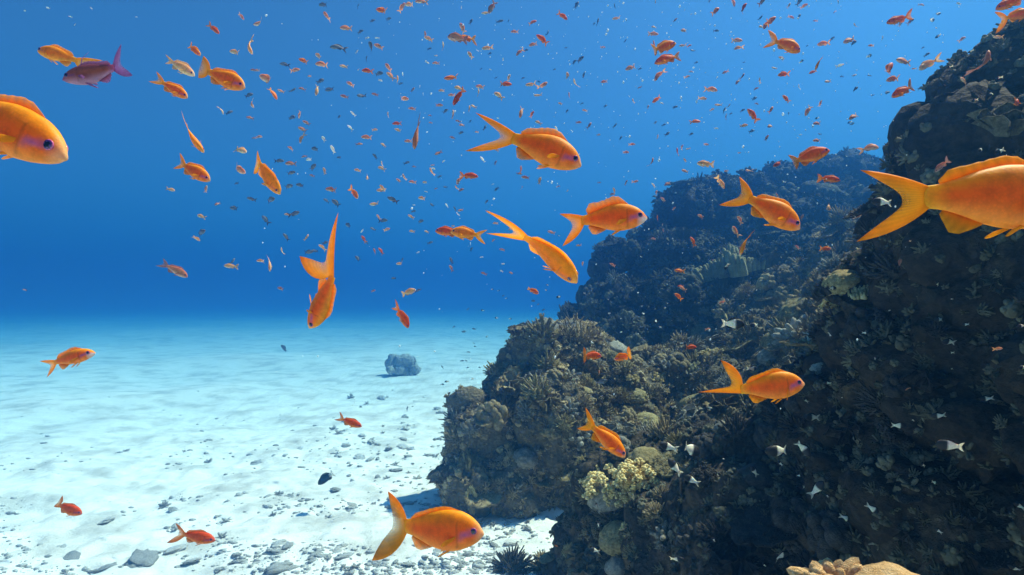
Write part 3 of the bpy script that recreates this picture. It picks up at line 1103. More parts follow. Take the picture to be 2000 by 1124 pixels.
def part(name, g, mat, parent, bend):
    V, Fq, C = g
    me = mesh_from(name, bend_pts(V, bend), Fq)
    set_color(me, 'col', C)
    return obj(name, me, M[mat], parent)


def frame(nose, tail, L, k, tilt, lat, cap=True):
    """where a fish lies: its nose and the root of its tail as seen, its length, how far it heads away (k)"""
    p = math.hypot(nose[0] - tail[0], nose[1] - tail[1])
    D = L * math.sqrt(1 - k * k) * F / p
    h = 1e9
    if cap:
        h = min(first_hit(*q)[0] for q in (nose, tail, ((nose[0] + tail[0]) / 2, (nose[1] + tail[1]) / 2)))
        if D + L * .6 > h * .93:
            f_ = (h * .93) / (D + L * .6)
            D, L = D * f_, L * f_
    if D > 9.5:
        L, D = L * 9.5 / D, 9.5
    N_, T_ = at(*nose, D + k * L / 2), at(*tail, D - k * L / 2)
    return seat(N_, T_, tilt, lat)


def seat(N_, T_, tilt, lat):
    f = Vector(N_ - T_)
    L = f.length
    f.normalize()
    u0 = Vector(UPV) * math.cos(R(tilt)) - Vector(FWD) * math.sin(R(tilt)) + Vector(RGT) * lat
    up = (u0 - f * u0.dot(f)).normalized()
    y = up.cross(f)
    mt = Matrix((f, y, up)).transposed().to_4x4()
    return Matrix.Translation(Vector((N_ + T_) / 2)) @ mt @ Matrix.Scale(L, 4)


hr = np.random.default_rng(4)


def hero(label, nose, tail, pal='orange', k=0.0, tilt=0, lat=0.0, L=.075, bend=None, deep=1.0, up=.40, lo=.36, spread=46, white=False,
         dors=(0, .045, .055, .045, .04, .045, .06, .01), pec=(-.75, .45, -.3), spine=False, group='orange fish close to the lens', name='anthias', fat=1.0, fork=.20, tips=None):
    if bend is None: bend = float(hr.uniform(.15, .45) * hr.choice([-1, 1]))
    ang = None
    if tips:                                  # reach and slant of the two tail lobes
        ax_ = np.array(nose, float) - np.array(tail, float)
        ln_ = np.linalg.norm(ax_); ax_ /= ln_
        pr_ = np.array([-ax_[1], ax_[0]])
        if pr_ @ np.array([lat, -1.0]) < 0: pr_ = -pr_
        vu, vl = (np.array(q, float) - np.array(tail, float) for q in tips)
        up, lo = np.linalg.norm(vu) / ln_, np.linalg.norm(vl) / ln_
        ang = tuple(math.degrees(math.atan2(v @ pr_, -(v @ ax_))) for v in (vu, vl))
        if ang[0] < ang[1]: ang, up, lo = ang[::-1], lo, up
    pl = PAL[pal]
    o = bpy.data.objects.new(name, None)
    COL.objects.link(o)
    o.empty_display_size = .01
    o.matrix_world = frame(nose, tail, L, k, tilt, lat)
    tag(o, label, 'fish', group)
    part('body', body_geo(deep, pl, white, fat=fat), 'skin', o, bend)
    part('tail_fin', tail_geo(pl, deep, up, lo, spread, fork, ang=ang), 'fin', o, bend)
    dh = list(dors)
    part('dorsal_fin', ridge_fin(pl, deep, .27, .90, dh, 1), 'fin', o, bend)
    if spine:
        g = Geo(); tube(g, [(.17, 0, .19 * deep), (.12, 0, .30), (-.02, 0, .40)], [.008, .006, .002], 5)
        V = np.concatenate(g.V)
        part('dorsal_spine', (V, g.F, np.tile(np.array([*pl['edge'], .9]), (len(V), 1))), 'fin', o, bend)
    part('anal_fin', ridge_fin(pl, deep, .62, .88, (0, .07, .10, .06, .01), -1, n=10, lean=.7), 'fin', o, bend)
    for s in (1, -1):
        part('pectoral_fin', paddle(pl, (.19, s * .085 * fat, -.03), (pec[0], s * pec[1], pec[2]), (.3, s * .1, 1), .21, .055), 'fin', o, bend)
        part('pelvic_fin', paddle(pl, (.13, s * .035, -.165 * deep), (-.85, s * .22, -.40), (.5, 0, 1), .20, .032), 'fin', o, bend)
        V, Fq, C = eye_geo(pl)
        V = V * np.array([.041, .017, .041]) + np.array([.5 - .115, s * .066 * fat, .030 * deep])
        part('eye', (V, Fq, C), 'eye', o, bend)
    return o


# the fish that show their fins: nose, root of the tail, both in the photograph's pixels
hero('largest orange fish in the middle of the blue, dorsal fin raised, nose down', (1136, 322), (1000, 268), tips=((925, 218), (911, 279)), k=.05, bend=.2, deep=1.0, dors=(0, .06, .08, .08, .07, .06, .07, .02))
hero('orange fish with a white mouth and tall dorsal fin, swimming level', (1264, 424), (1136, 430), tips=((1089, 421), (1096, 473)), white=True, deep=.98, k=-.1, up=.40, lo=.44, spread=50, dors=(0, .10, .12, .10, .09, .10, .14, .06))
hero('golden orange fish seen from above diving steeply beside the white mouthed fish', (1128, 552), (1036, 455), 'gold', k=-.15, tilt=58, lat=.15, bend=-.35, deep=.95, up=.62, lo=.5, spread=24, fat=1.15)
hero('orange fish diving over the far slope with its lyre tail raised', (1563, 446), (1466, 388), tips=((1446, 348), (1414, 392)), k=.0, bend=.2, deep=1.0)
hero('big bright orange fish before the black wall, its head outside the picture', (2102, 392), (1812, 386), tips=((1697, 350), (1691, 450)), k=.05, bend=.1, deep=.98, L=.085, fork=.17)
hero('big orange fish at the open water edge, only its head half showing', (133, 306), (-100, 200), k=-.05, deep=.88, L=.08)
hero('orange fish seen from behind heading straight down, tail spread wide and fins out', (606, 643), (651, 540), tips=((664, 425), (575, 518)), pal='orange', k=.25, tilt=30, lat=1.1, bend=-.08, up=.98, lo=.66, spread=52, deep=.80, pec=(-.3, .9, .1), fat=1.0, fork=.30)
hero('plump bright orange fish low over the white sand, tail swept behind', (945, 1040), (784, 1036), tips=((747, 984), (703, 1113)), k=-.1, deep=1.16, up=.42, lo=.62, spread=50, bend=.3, dors=(0, .02, .03, .03, .03, .03, .04, 0))
hero('orange fish with raised tail lobe before the dark shelf, pelvic fins down', (1571, 748), (1452, 764), tips=((1418, 714), (1378, 768)), k=.0, deep=1.05, up=.52, lo=.60, spread=42, pec=(-.4, .5, -.8), bend=.3)
hero('slim orange fish diving towards the yellow soft coral', (1222, 892), (1155, 833), tips=((1135, 797), (1126, 830)), k=.1, deep=.78, up=.62, lo=.42, spread=32, L=.07)
hero('yellow orange fish diving steeply in open water with a short forked tail', (548, 379), (501, 320), tips=((487, 299), (484, 339)), pal='gold', k=.0, tilt=20, deep=.92, up=.45, lo=.40, spread=34, L=.07)
hero('orange fish below the thin yellow one, forked tail open', (411, 353), (354, 321), tips=((335, 296), (328, 322)), k=.05, deep=.95, up=.55, lo=.40, spread=36, L=.07)
hero('thin yellow fish seen from above with one long tail streamer', (398, 298), (363, 254), 'gold', tilt=60, k=-.05, deep=.8, up=.55, lo=.4, spread=26, bend=.2, L=.07)
hero('rounded orange fish with dark cheek, lowest of the trio near the purple fish', (479, 171), (411, 144), tips=((405, 122), (397, 153)), k=-.05, deep=1.05, up=.48, lo=.38, spread=60, L=.07)
hero('small orange fish with open tail directly below the slimmer one', (367, 191), (320, 164), tips=((310, 147), (299, 162)), k=.05, deep=.92, up=.5, lo=.42, spread=44, L=.065)
hero('slim pale bellied orange fish with streaming tail, highest of the trio', (381, 148), (332, 119), tips=((309, 101), (315, 117)), pal='pale', k=.0, deep=.75, up=.6, lo=.35, spread=26, L=.065)
hero('pale gold fish swimming away towards the edge, tail touching the purple fish', (74, 98), (143, 116), tips=((178, 115), (155, 131)), pal='gold', k=.15, deep=.78, up=.5, lo=.35, spread=30, L=.07)
hero('dark purple fish with a thin raised dorsal spine and long tail streamers', (122, 154), (236, 139), tips=((262, 106), (290, 163)), pal='purple', k=-.05, deep=.80, up=.52, lo=.70, spread=50, spine=True, L=.085, group='purple fish')
hero('orange fish with a pink face low over the pale sand, swimming upwards', (186, 688), (100, 710), tips=((56, 714), (73, 737)), pal='orange', white=True, k=.0, deep=.72, up=.42, lo=.38, spread=34, L=.075)
hero('small orange red fish close above the white sand, tail open like scissors', (707, 833), (668, 821), tips=((659, 809), (650, 822)), pal='red', k=.1, deep=.85, up=.5, lo=.5, spread=40, L=.06)
hero('slim orange red fish diving in the deep blue above the lone coral patch', (798, 641), (778, 604), tips=((773, 583), (767, 600)), pal='red', tilt=10, k=.1, deep=.85, up=.55, lo=.40, spread=34, L=.06)
hero('small round pale orange fish hanging just above the slim diving one', (812, 566), (790, 574), 'pale', k=.3, deep=1.05, up=.3, lo=.3, L=.05)
hero('small round orange fish alone in the blue left of the far slope', (1052, 574), (1035, 565), 'orange', k=-.3, deep=1.05, up=.2, lo=.2, spread=30, L=.05)
hero('yellow orange fish with tall dorsal fin, tail pointing to the white mouthed fish', (880, 452), (931, 460), tips=((952, 454), (949, 476)), pal='gold', k=-.1, deep=1.0, up=.42, lo=.48, spread=44, L=.06)
hero('dull red fish half hidden behind the yellow orange one', (850, 451), (893, 455), 'red', k=.1, deep=.9, up=.3, lo=.3, L=.065)
hero('orange red fish climbing over the crest of the far slope', (1620, 293), (1553, 316), tips=((1532, 311), (1547, 331)), pal='red', k=.0, deep=.85, up=.35, lo=.40, spread=44, L=.07)
hero('small red fish level above the big round coral, on the far slope', (1641, 353), (1607, 348), 'red', k=.0, deep=.85, up=.3, lo=.3, L=.06)
hero('orange fish facing the lens as a round shape over the far slope', (1616, 408), (1622, 404), 'pale', k=-.93, deep=1.0, up=.3, lo=.3, L=.06)
hero('small orange fish seen from above diving at the lacy fire coral', (1446, 499), (1456, 464), 'orange', k=-.2, tilt=50, deep=.9, up=.5, lo=.45, spread=40, L=.06)
hero('plump orange fish with dark cheek high above the far slope', (1563, 101), (1519, 79), tips=((1511, 54), (1499, 83)), pal='orange', k=.1, deep=1.15, up=.42, lo=.55, spread=60, L=.065)
hero('orange fish with rounded back, upper of the touching pair', (1320, 84), (1279, 99), 'orange', k=.15, deep=.92, up=.3, lo=.3, L=.06)
hero('orange fish with dark nose, lower of the touching pair', (1278, 124), (1321, 109), tips=((1331, 97), (1334, 113)), pal='red', k=.1, deep=.85, up=.5, lo=.35, spread=36, L=.06)
hero('red orange fish swimming level beside the top of the black wall', (1741, 190), (1779, 170), 'red', k=.1, deep=.9, up=.5, lo=.3, L=.06)
hero('orange fish cut off by the edge above the black wall, lower of two', (2015, 24), (1969, 34), 'orange', k=.0, deep=1.0, up=.45, lo=.6, spread=48, L=.06)
hero('orange fish cut off by the edge above the black wall, upper of two', (1944, 18), (1996, -2), 'red', k=.05, deep=.8, up=.4, lo=.4, L=.06)
hero('orange fish with upright tail in front of the tall outcrop, nose to the wall', (1175, 696), (1140, 694), tips=((1135, 679), (1138, 707)), pal='red', k=.15, deep=.95, up=.5, lo=.35, spread=70, L=.055, bend=-.8)
hero('orange fish with curled up tail in front of the tall outcrop, nose to open water', (1199, 702), (1229, 694), 'orange', k=.2, deep=1.05, up=.55, lo=.2, spread=75, L=.055, bend=.8)
hero('dark red fish low on the sand near the corner, head lowered', (161, 1003), (112, 990), tips=((115, 973), (96, 992)), pal='red', k=.1, deep=1.02, up=.3, lo=.4, spread=46, L=.065)
hero('red orange fish with splayed tail over the rubble covered sand', (421, 1055), (356, 1046), tips=((335, 1030), (318, 1066)), pal='red', k=.05, deep=.86, up=.42, lo=.55, spread=50, L=.065)
hero('faded dull orange fish alone in the lower blue water', (367, 541), (327, 520), tips=((320, 507), (309, 518)), pal='dull', k=.1, deep=.85, up=.4, lo=.4, spread=30, L=.07)
hero('orange brown fish diving nose down with smaller fish around its tail', (885, 206), (901, 178), 'red', tilt=40, k=-.1, deep=.9, up=.3, lo=.3, L=.06)
hero('orange fish seen from behind with one long upright tail streamer', (809, 292), (815, 246), 'dull', tilt=60, k=.1, deep=.9, up=.6, lo=.3, spread=20, bend=.1, L=.065)
hero('pinkish dark round fish, left of the overlapping pair', (874, 72), (905, 75), 'dull', k=.2, deep=1.15, up=.3, lo=.3, L=.06)
hero('orange fish with forked tail, right of the overlapping pair', (892, 76), (923, 75), tips=((931, 67), (932, 85)), pal='orange', k=-.1, deep=.85, up=.42, lo=.42, spread=40, L=.06)
hero('orange fish curving upright in front of the top of the black wall', (1931, 98), (1925, 138), 'dull', tilt=20, k=.1, deep=.75, up=.3, lo=.3, L=.05, bend=1.2)
hero('orange fish facing the lens near the top of the black wall', (1984, 203), (1990, 198), 'red', k=-.92, deep=1.0, up=.3, lo=.3, L=.05)
hero('slim orange fish curving down in front of the top of the far slope', (1415, 369), (1402, 348), 'pale', tilt=40, k=.1, deep=.8, up=.35, lo=.3, L=.055)
hero('pale orange fish level in the blue just above the far slope crest', (1361, 319), (1388, 322), 'pale', k=.0, deep=.95, up=.3, lo=.3, L=.055)
hero('red orange fish turning downwards alone in open water, beside a pale facing fish', (934, 345), (905, 343), 'red', k=.2, deep=.85, up=.35, lo=.3, L=.055)
hero('bright pale fish facing the lens in the middle of open water', (716, 350), (719, 345), 'pale', k=-.93, deep=1.0, up=.3, lo=.3, L=.05)
hero('orange fish diving with white edged tail in the middle of open water', (699, 388), (688, 371), 'orange', k=-.4, deep=.95, up=.4, lo=.35, L=.055)
hero('brown orange fish climbing in front of the black wall above the big cut off fish', (1826, 336), (1847, 317), 'dull', k=.1, deep=.85, up=.4, lo=.3, L=.05)
hero('dark orange fish slanting by the edge of the far slope, under the wall top', (1460, 213), (1477, 233), 'red', k=.1, deep=.85, up=.35, lo=.3, L=.055)
hero('red brown fish near the surface side above the wall, tail raised', (1731, 45), (1768, 36), 'red', k=.05, deep=.85, up=.4, lo=.3, L=.06)
hero('small orange fish standing on its head in the lower blue, seen from above', (527, 531), (528, 508), 'pale', tilt=70, k=-.2, deep=.9, up=.45, lo=.3, spread=14, L=.055)
hero('striped pale orange fish level in the lower blue', (437, 519), (459, 521), 'pale', k=.0, deep=.8, up=.3, lo=.3, L=.06)

# ------------------------------------------------------------------ small fish of the shoal
def small_mesh(name, pal, deep, bend, band=None, tail=(.34, .32, 44)):
    pl = PAL[pal]
    V, Fq, C = body_geo(deep, pl, rings=12, seg=10, band=band)
    C = np.concatenate([C, np.ones((len(C), 1))], 1)
    if band: V = V * np.array([1, 1.35, 1])
    Vs, Fs, Cs, mats, n = [V], list(Fq), [C], [0] * len(Fq), len(V)
    if band:
        pl = dict(pl); cc = band(1.0, 0); fin_d = band(.3, 1)
        plt = dict(pl, fin=cc, edge=cc, side=cc); pld = dict(pl, fin=fin_d, edge=fin_d, side=fin_d)
    else: plt = pld = pl
    for g in (tail_geo(plt, deep, *tail, .14, 4, 9), ridge_fin(pld, deep, .28, .9, (0, .07, .08, .08, .02), 1, 3, 8), ridge_fin(pld, deep, .6, .88, (0, .08, .03), -1, 3, 5, .7)):
        v, f, c = g
        Vs.append(v); Fs += [tuple(i + n for i in q) for q in f]; Cs.append(c); mats += [1] * len(f); n += len(v)
    me = mesh_from(name, bend_pts(np.concatenate(Vs), bend), Fs)
    set_color(me, 'col', np.concatenate(Cs))
    me.materials.append(M['skin']); me.materials.append(M['fin'])
    me.polygons.foreach_set('material_index', np.array(mats, np.int32))
    return me


def half_band(u, h):
    return np.array((.035, .033, .035)) if u < .47 else np.array((.95, .86, .68))


SM = {'o': [small_mesh('small_anthias', p, d, b) for p, d, b in (('orange', .9, .3), ('red', .85, -.4), ('rose', 1.0, .9), ('rose', .95, 0), ('rose', .85, -.3))],
      'p': [small_mesh('small_anthias', p, d, b) for p, d, b in (('pale', .95, .3), ('pale', 1.05, -.5), ('pale', .85, .9))],  # sunlight on these fish is put into their pale colour
      'u': [small_mesh('small_anthias', 'dull', d, b) for d, b in ((.85, .3), (.95, -.5))] + [small_mesh('small_anthias', 'rose', .9, .6)],
      'd': [small_mesh('silhouette_chromis', 'grey', d, b) for d, b in ((1.0, .2), (.9, -.5), (1.15, .5))],  # backlit silhouettes: their shade is put into the grey colour
      'w': [small_mesh('pale_fry', 'white', d, b) for d, b in ((1.0, .2), (.7, -.6))],
      'b': [small_mesh('two_tone_damselfish', 'grey', d, b, half_band, (.26, .26, 34)) for d, b in ((1.25, .2), (1.2, -.6), (1.3, .7))]}
LEN = {'o': .048, 'p': .044, 'u': .052, 'd': .055, 'w': .03, 'b': .055}
fr = np.random.default_rng(9)


def region(px, py):
    if px < 640: return 'in open blue water far from reef'
    if px < 1000: return 'in mid water before the reef begins'
    if px < 1500 and py < 300: return 'in bright water above the far slope'
    if px >= 1500 and py < 300: return 'in bright water beside the wall top'
    return 'in front of the reef'


LB = {'o': ('small orange shoal fish', 'small anthias'), 'p': ('small sunlit pale orange shoal fish', 'small anthias'),
      'u': ('small dull brownish shoal fish', 'small anthias'), 'd': ('small shoal fish toned as blue grey silhouette', 'silhouette chromis'),
      'w': ('tiny whitish shoal fish', 'pale fry'), 'b': ('small fish black in front, white behind,', 'two tone damselfish')}


def shoal(ox, oy, text):
    for item in text.split(';'):
        q = item.split()
        if not q: continue
        t = q[0]
        x, y, ln = (float(v) for v in q[1:4])
        a = float(q[4]) if len(q) > 4 else float(fr.choice([180, 160, 200, 20, 0, 340, 220]))
        x, y, p = ox + x / 4, oy + y / 4, max(2.0, ln / 4) * (.86 if t != 'b' else .70)     # the written length includes the tail
        a = math.radians(a)
        k = float(fr.uniform(-.45, .45))
        dx, dy = math.cos(a) * p / 2, -math.sin(a) * p / 2
        L = LEN[t] * float(fr.uniform(.9, 1.1))
        o = obj(SM[t][0].name, SM[t][int(fr.integers(len(SM[t])))])
        tail_off = .12
        o.matrix_world = frame((x + dx * 1.25, y + dy * 1.25), (x - dx * .75, y - dy * .75), L, k, float(fr.uniform(-25, 35)), float(fr.uniform(-.2, .2)))
        g = region(x, y)
        tag(o, LB[t][0] + ' ' + g, 'fish', LB[t][1] + ' ' + g)


shoal(500, 0, """d 525 40 65 180;o 555 130 85 130;d 795 50 40 60;o 985 85 90 165;u 1140 62 85 60;p 1200 38 70 180;o 1295 12 100 180;w 1605 60 25 270;u 1843 62 95 240;
p 1795 105 65 180;d 908 165 45 20;d 1035 150 45 20;o 25 190 85 180;o 705 222 95 175;d 815 250 50 30;w 868 298 36 10;w 945 298 36 180;o 1322 272 55 100;p 1350 306 75 155;d 640 368 115 180;
d 905 370 90 120;o 958 365 80 155;p 1465 362 70 100;d 1355 383 35;w 788 408 36 60;o 1612 222 85 115;p 1805 380 78 180;p 1670 430 55 125;w 1730 398 26;d 1825 420 35 20;d 1905 170 55 20;d 1680 170 45 60;
p 488 440 60 140;o 372 478 80 155;u 518 505 105 175;d 225 505 75 170;u 305 550 75 10;p 685 522 64 165;d 860 460 45 70;o 868 555 78 175;w 800 547 22;d 960 578 64 15;o 1035 530 75 130;o 1050 592 75 140;p 1108 622 60 100;
p 420 597 32 180;o 90 625 135 150;o 135 730 110 -60;u 195 715 60 150;o 8 552 45 180;d 505 635 55 30;p 480 708 80 250;u 360 695 55 170;d 285 710 60 40;d 575 703 70 180;o 738 660 68 150;u 690 757 64 160;d 825 753 70 170;u 930 740 55 165;
w 970 630 36;d 1130 655 35 20;w 1145 582 32 90;u 1225 705 45 60;w 1280 680 26 90;w 1305 738 26 90;u 1155 775 75 0;w 1405 437 32;w 1338 492 32;o 1405 495 55 180;o 1525 612 105 180;p 1585 690 70 165;o 1530 745 55 180;o 1540 897 70 90;
p 1450 710 48 180;o 1750 680 65 170;p 1740 725 60 95;p 1895 745 75 150;u 1430 825 60 0;d 1480 870 45 40;p 1700 835 50 150;p 1668 850 50 90;o 1220 852 60 170;p 1030 900 48 90;u 1360 905 32;u 1365 962 32;o 1100 967 68 180;p 1110 1020 58 155;
w 755 890 52 130;w 738 1000 62 140;p 930 1015 38 0;o 340 897 60 260;d 275 920 64 10;u 395 963 68 150;u 365 1015 78 150;p 350 1085 68 260;w 530 1090 52 125;u 20 1070 55 0;o 865 1075 82 175;o 1190 1105 60 180;u 1580 950 45;u 1610 978 50 180;u 1535 1078 45 160;
d 1675 950 30 60;d 1790 1000 45 70;d 1600 1040 42 20;p 1725 1033 32 180;o 1948 660 95 0;p 1975 608 55 70;w 1930 465 26 90;w 1830 545 22;d 1760 540 24 40;d 1875 610 28 40;d 1970 170 40 70;w 1890 925 22;d 650 915 35 60""")
shoal(1000, 0, """o 395 128 88 -35;o 160 175 65 20;o 20 250 60 180;o 238 312 115 140;o 165 350 65 195;u 55 410 65 230;d 108 395 40 20;w 70 372 24;d 505 40 55 60;d 800 50 40 90;p 812 148 58 180;d 670 175 64 80;d 640 188 28 40;p 1120 10 38 270;w 1350 82 28 90;w 1400 112 20;
p 1110 212 42 180;o 1100 268 82 0;p 1345 240 54 180;o 1592 88 68 45;o 1730 20 66 -75;o 1805 65 90 55;u 1955 15 64 50;u 1275 160 45 50;d 1595 242 45 0;d 1940 145 55 55;p 1950 210 44 180;o 1985 195 76 240;o 1755 318 86 0;p 1762 375 58 200;p 1330 360 48 180;o 1383 360 40 20;d 1412 398 40 160;o 1110 350 64 100;
o 710 372 40 0;d 885 322 30 60;d 420 375 25;d 535 465 66 45;d 485 488 48 50;o 925 532 80 200;d 1000 540 28 20;o 1140 588 100 240;p 1370 602 42 20;u 1400 560 34;u 1665 567 48 200;w 1605 605 26;p 435 602 72 100;p 490 655 78 100;d 560 590 48 75;p 145 665 78 180;o 245 670 76 40;p 200 750 58 170;d 85 612 30 20;
o 720 640 54 190;o 1555 700 96 -10;u 1800 600 55 60;u 1765 640 54 230;p 1935 632 48 90;u 1905 695 44 20;u 1000 685 38;o 445 750 54 90;o 1130 780 80 215;w 1170 808 30;p 1490 773 62 0;p 1610 825 54 165;p 1695 830 38 60;p 1562 858 38 20;d 1655 865 55 60;u 1670 915 50 80;p 378 812 36;p 570 865 42 170;p 945 790 38 100;u 1060 840 38 60;
d 1272 840 48 20;o 1430 950 80 0;o 75 880 90 250;o 155 895 58 60;p 205 958 48 160;u 520 958 44;u 605 983 54 60;w 345 1012 52 110;d 805 985 44 60;d 1120 962 34 60;d 1185 977 38 20;p 1810 985 64 15;w 1595 1005 36;d 1215 1048 40 40;d 1400 1050 38 30;d 1875 1025 38 20;d 850 1080 34 60;p 675 1055 32;p 1140 1070 38 90;u 1990 1080 54 60;u 1910 812 34;
d 1895 770 38 30;d 1800 865 44 30;d 210 640 28;d 280 260 42 75;d 1540 15 34 50;d 730 830 28 30;d 960 385 24 50;d 330 545 26;d 1440 490 26 30;d 430 870 34 50;d 1810 490 26 20;d 545 810 30 20;d 1710 890 26 30""")
shoal(1500, 0, """p 165 45 44 60;o 280 50 70 30;d 245 15 64 50;p 550 25 44 100;u 520 95 28;o 178 135 54 -20;d 238 135 54 50;o 25 165 90 45;u 370 165 38;u 1200 38 44;w 1490 30 34;p 680 205 48 110;p 1035 188 42 60;u 1115 168 64 40;d 1325 115 54 30;b 1275 165 64 30;w 1320 222 28;b 1330 285 64 210;
o 435 343 100 190;d 500 305 54 40;o 635 318 95 200;d 665 338 64 30;p 805 358 48 180;w 895 305 48 90;u 1520 305 54 30;p 1800 293 78 180;d 1210 375 32 30;d 1240 428 54 30;b 790 440 48 20;b 260 483 54 40;p 110 460 58 150;o 390 495 115 250;o 350 565 64 200;o 120 582 84 190;p 50 535 44 160;w 560 515 72 20;w 670 592 46 20;
w 240 682 42 90;p 465 640 44 180;o 1060 482 115 165;o 940 545 115 60;o 975 620 100 190;d 675 700 64 30;d 925 728 54 20;d 575 600 28;d 795 592 38 180;d 1190 690 60 20;p 1235 512 120 210;p 1140 540 38 180;o 140 775 74 130;o 315 865 95 240;u 410 810 54 70;o 25 860 54 60;b 385 925 44 200;o 385 967 64 180;o 670 912 85 210;b 640 958 50 200;d 660 970 34 30;
u 22 985 54 200;d 405 1050 28;o 383 1100 64 180;d 160 890 28 70;b 1420 525 55 200;b 1585 405 60 200;b 1800 610 58 200;b 1750 735 62 200;b 1615 785 66 200;o 1535 635 80 140;w 255 1055 22;d 305 360 26 30;d 820 745 26 20;d 110 560 24""")
shoal(0, 0, """o 1885 130 65 -50;o 1672 230 100 -40;o 1515 390 130 -40;p 1938 365 130 -60;p 1835 410 80 165;u 1980 550 50 170;d 1945 745 65 20;p 1960 815 70 -50;d 1790 880 60 20;p 1735 862 66 -75;u 1955 922 60 170;u 1980 1080 40 0;w 375 65 36 150;w 715 68 28 140;w 548 132 28;w 1065 135 22;w 585 195 24;w 195 88 22 150""")
shoal(0, 281, """p 1875 48 105 -20;u 1862 202 120 -25;d 1850 310 38;u 1610 355 55 80;p 1335 360 62 -10;u 1700 470 50 200;d 1830 505 64 170;d 1965 435 74 160;p 1570 568 58 160;d 1570 695 74 30;p 1535 738 68 -40;d 1820 920 55 60""")
shoal(500, 281, """u 275 38 58 150;d 465 42 62 170;w 600 45 72 120;u 375 100 42;w 415 125 46;d 180 135 74 0;u 270 155 80 180;d 650 108 36;d 445 185 64 50;p 535 215 58 110;d 275 230 64 20;u 437 250 38;d 930 100 54 130;p 995 10 48 150;u 805 3 54 0;p 980 160 48 90;p 980 192 54 160;d 1178 150 48 20;p 795 208 58 170;
u 1425 75 58 200;w 1465 138 26;u 1235 180 32;u 1380 170 34;p 1370 220 68 110;w 1385 195 32;p 1155 262 54 110;u 1115 290 48 140;o 1222 300 54 170;p 1320 302 38 180;d 1435 258 38 30;o 1875 45 54 150;w 1770 125 56 125;u 1870 150 38 60;o 1582 290 62 250;w 1850 318 24;p 1565 345 38 120;u 1600 362 48 20;d 1880 355 38;d 1480 340 32 170;
u 590 360 90 170;p 985 345 54 130;p 975 365 64 180;w 1327 375 28;u 1405 352 28;d 1068 440 90 150;d 550 445 54 150;d 625 465 80 140;d 110 440 74 20;d 255 335 64 20;d 345 325 62 170;p 925 475 74 175;p 1298 427 58 170;w 1232 480 26;d 1230 530 36 20;p 1210 570 54 150;d 1375 480 38 140;w 1490 485 38 120;d 1800 455 38 50;d 1555 510 44 120;
u 1600 522 48;w 1575 550 34 120;p 245 555 50 170;d 300 550 84 25;d 72 592 70 130;u 955 575 48 120;d 995 602 64 10;d 725 640 54 150;d 1285 608 48 20;p 1020 672 54 20;d 915 668 48 150;w 830 682 32;p 1218 685 44 170;p 1333 688 38 160;o 1822 540 50 150;p 1872 622 44 180;p 1540 643 28;d 235 730 70 130;p 395 735 58 60;o 840 745 58 120;
d 865 775 34 150;d 540 775 54 20;p 520 808 68 150;d 410 848 70 10;d 460 840 54 170;p 198 838 54 90;p 40 915 68 180;u 930 845 58 115;o 978 840 64 130;d 795 900 54 130;w 1265 850 28;d 1360 775 44 20;d 1140 910 38 60;p 1125 940 58 175;d 1525 915 54 110;u 1525 975 58 120;w 1675 785 32 90;d 1683 825 38 60;u 1855 755 34;u 1925 828 48 170;
w 1762 887 28;w 1930 940 28;w 1920 997 30 150;u 1780 1015 48 160;u 1988 1010 38;d 1075 1052 38;p 1985 670 32""")
shoal(1000, 281, """o 935 5 54 0;o 888 68 50 0;o 1095 148 74 80;o 1290 65 64 90;o 1325 28 44 60;p 1372 43 28;p 1350 130 34 120;p 1775 72 28;o 1515 8 44 0;o 70 205 64 90;u 55 235 44 0;u 105 265 62 170;p 215 290 58 70;p 80 345 32 90;p 435 368 24;u 680 305 28;u 890 305 44 60;u 965 298 44 20;u 360 335 28;u 1125 385 44 70;w 1105 325 46 130;
p 800 370 54 110;u 780 395 44 0;o 1215 315 50 200;o 1352 215 54 160;o 1180 440 50 130;o 1265 508 34 50;o 1135 585 48 90;o 1175 640 30 90;o 1180 682 34 90;o 1105 743 38 170;u 305 693 54 160;o 520 797 38 180;u 550 940 40 70;o 785 948 50 150;o 1475 570 54 150;o 1415 765 80 120;o 1780 595 64 125;o 1740 685 84 110;o 1310 995 80 170;o 1320 1115 54 180;
o 1845 215 44 160;p 1675 215 38 180;o 1735 475 36;b 1005 885 30 160;w 1280 385 18;b 1840 580 32 20;b 1560 910 26 200;b 1675 955 74 250;b 1215 782 26;b 1905 755 30;b 885 1025 32 170;b 1425 1090 30;b 1210 1100 26;b 365 720 22;b 275 1105 30 160""")
shoal(1500, 281, """o 80 160 80 200;o 70 405 38 120;o 700 565 95 200;o 230 810 44 140;o 450 822 78 0;u 1025 935 74 60;o 805 28 110 0;o 130 460 36 90;u 265 580 54 70;b 118 300 40 160;b 232 345 28;b 515 360 28;d 385 397 48 0;b 895 455 215 180;b 1665 50 80 200;b 1810 60 84 200;b 1325 1095 64 130;b 345 800 26;b 140 845 28 150;b 100 885 28 150;b 1745 605 34 180;
b 1105 760 32 180;b 760 890 34 180;b 610 100 26""")
shoal(0, 562, "u 195 20 40 160")
shoal(500, 562, """u 195 10 54 160;u 915 27 40 20;d 1265 22 48 20;d 1625 345 36 180;d 1705 323 32 170;b 1845 15 26;b 1895 25 26;b 1955 85 24;b 1770 180 36 160;d 1655 170 24;b 1880 238 36 170;b 1985 245 30;d 1545 308 22;b 1805 383 26;d 1660 505 30;d 1610 572 30 0;d 1640 572 24;d 1712 460 20;d 1457 622 30 130;b 1490 733 42 200;b 1455 757 36 0;w 1695 715 32;d 1180 948 42 70;d 1505 928 30;d 1655 625 22;d 1747 625 22;d 1700 435 18;d 1930 65 22""")
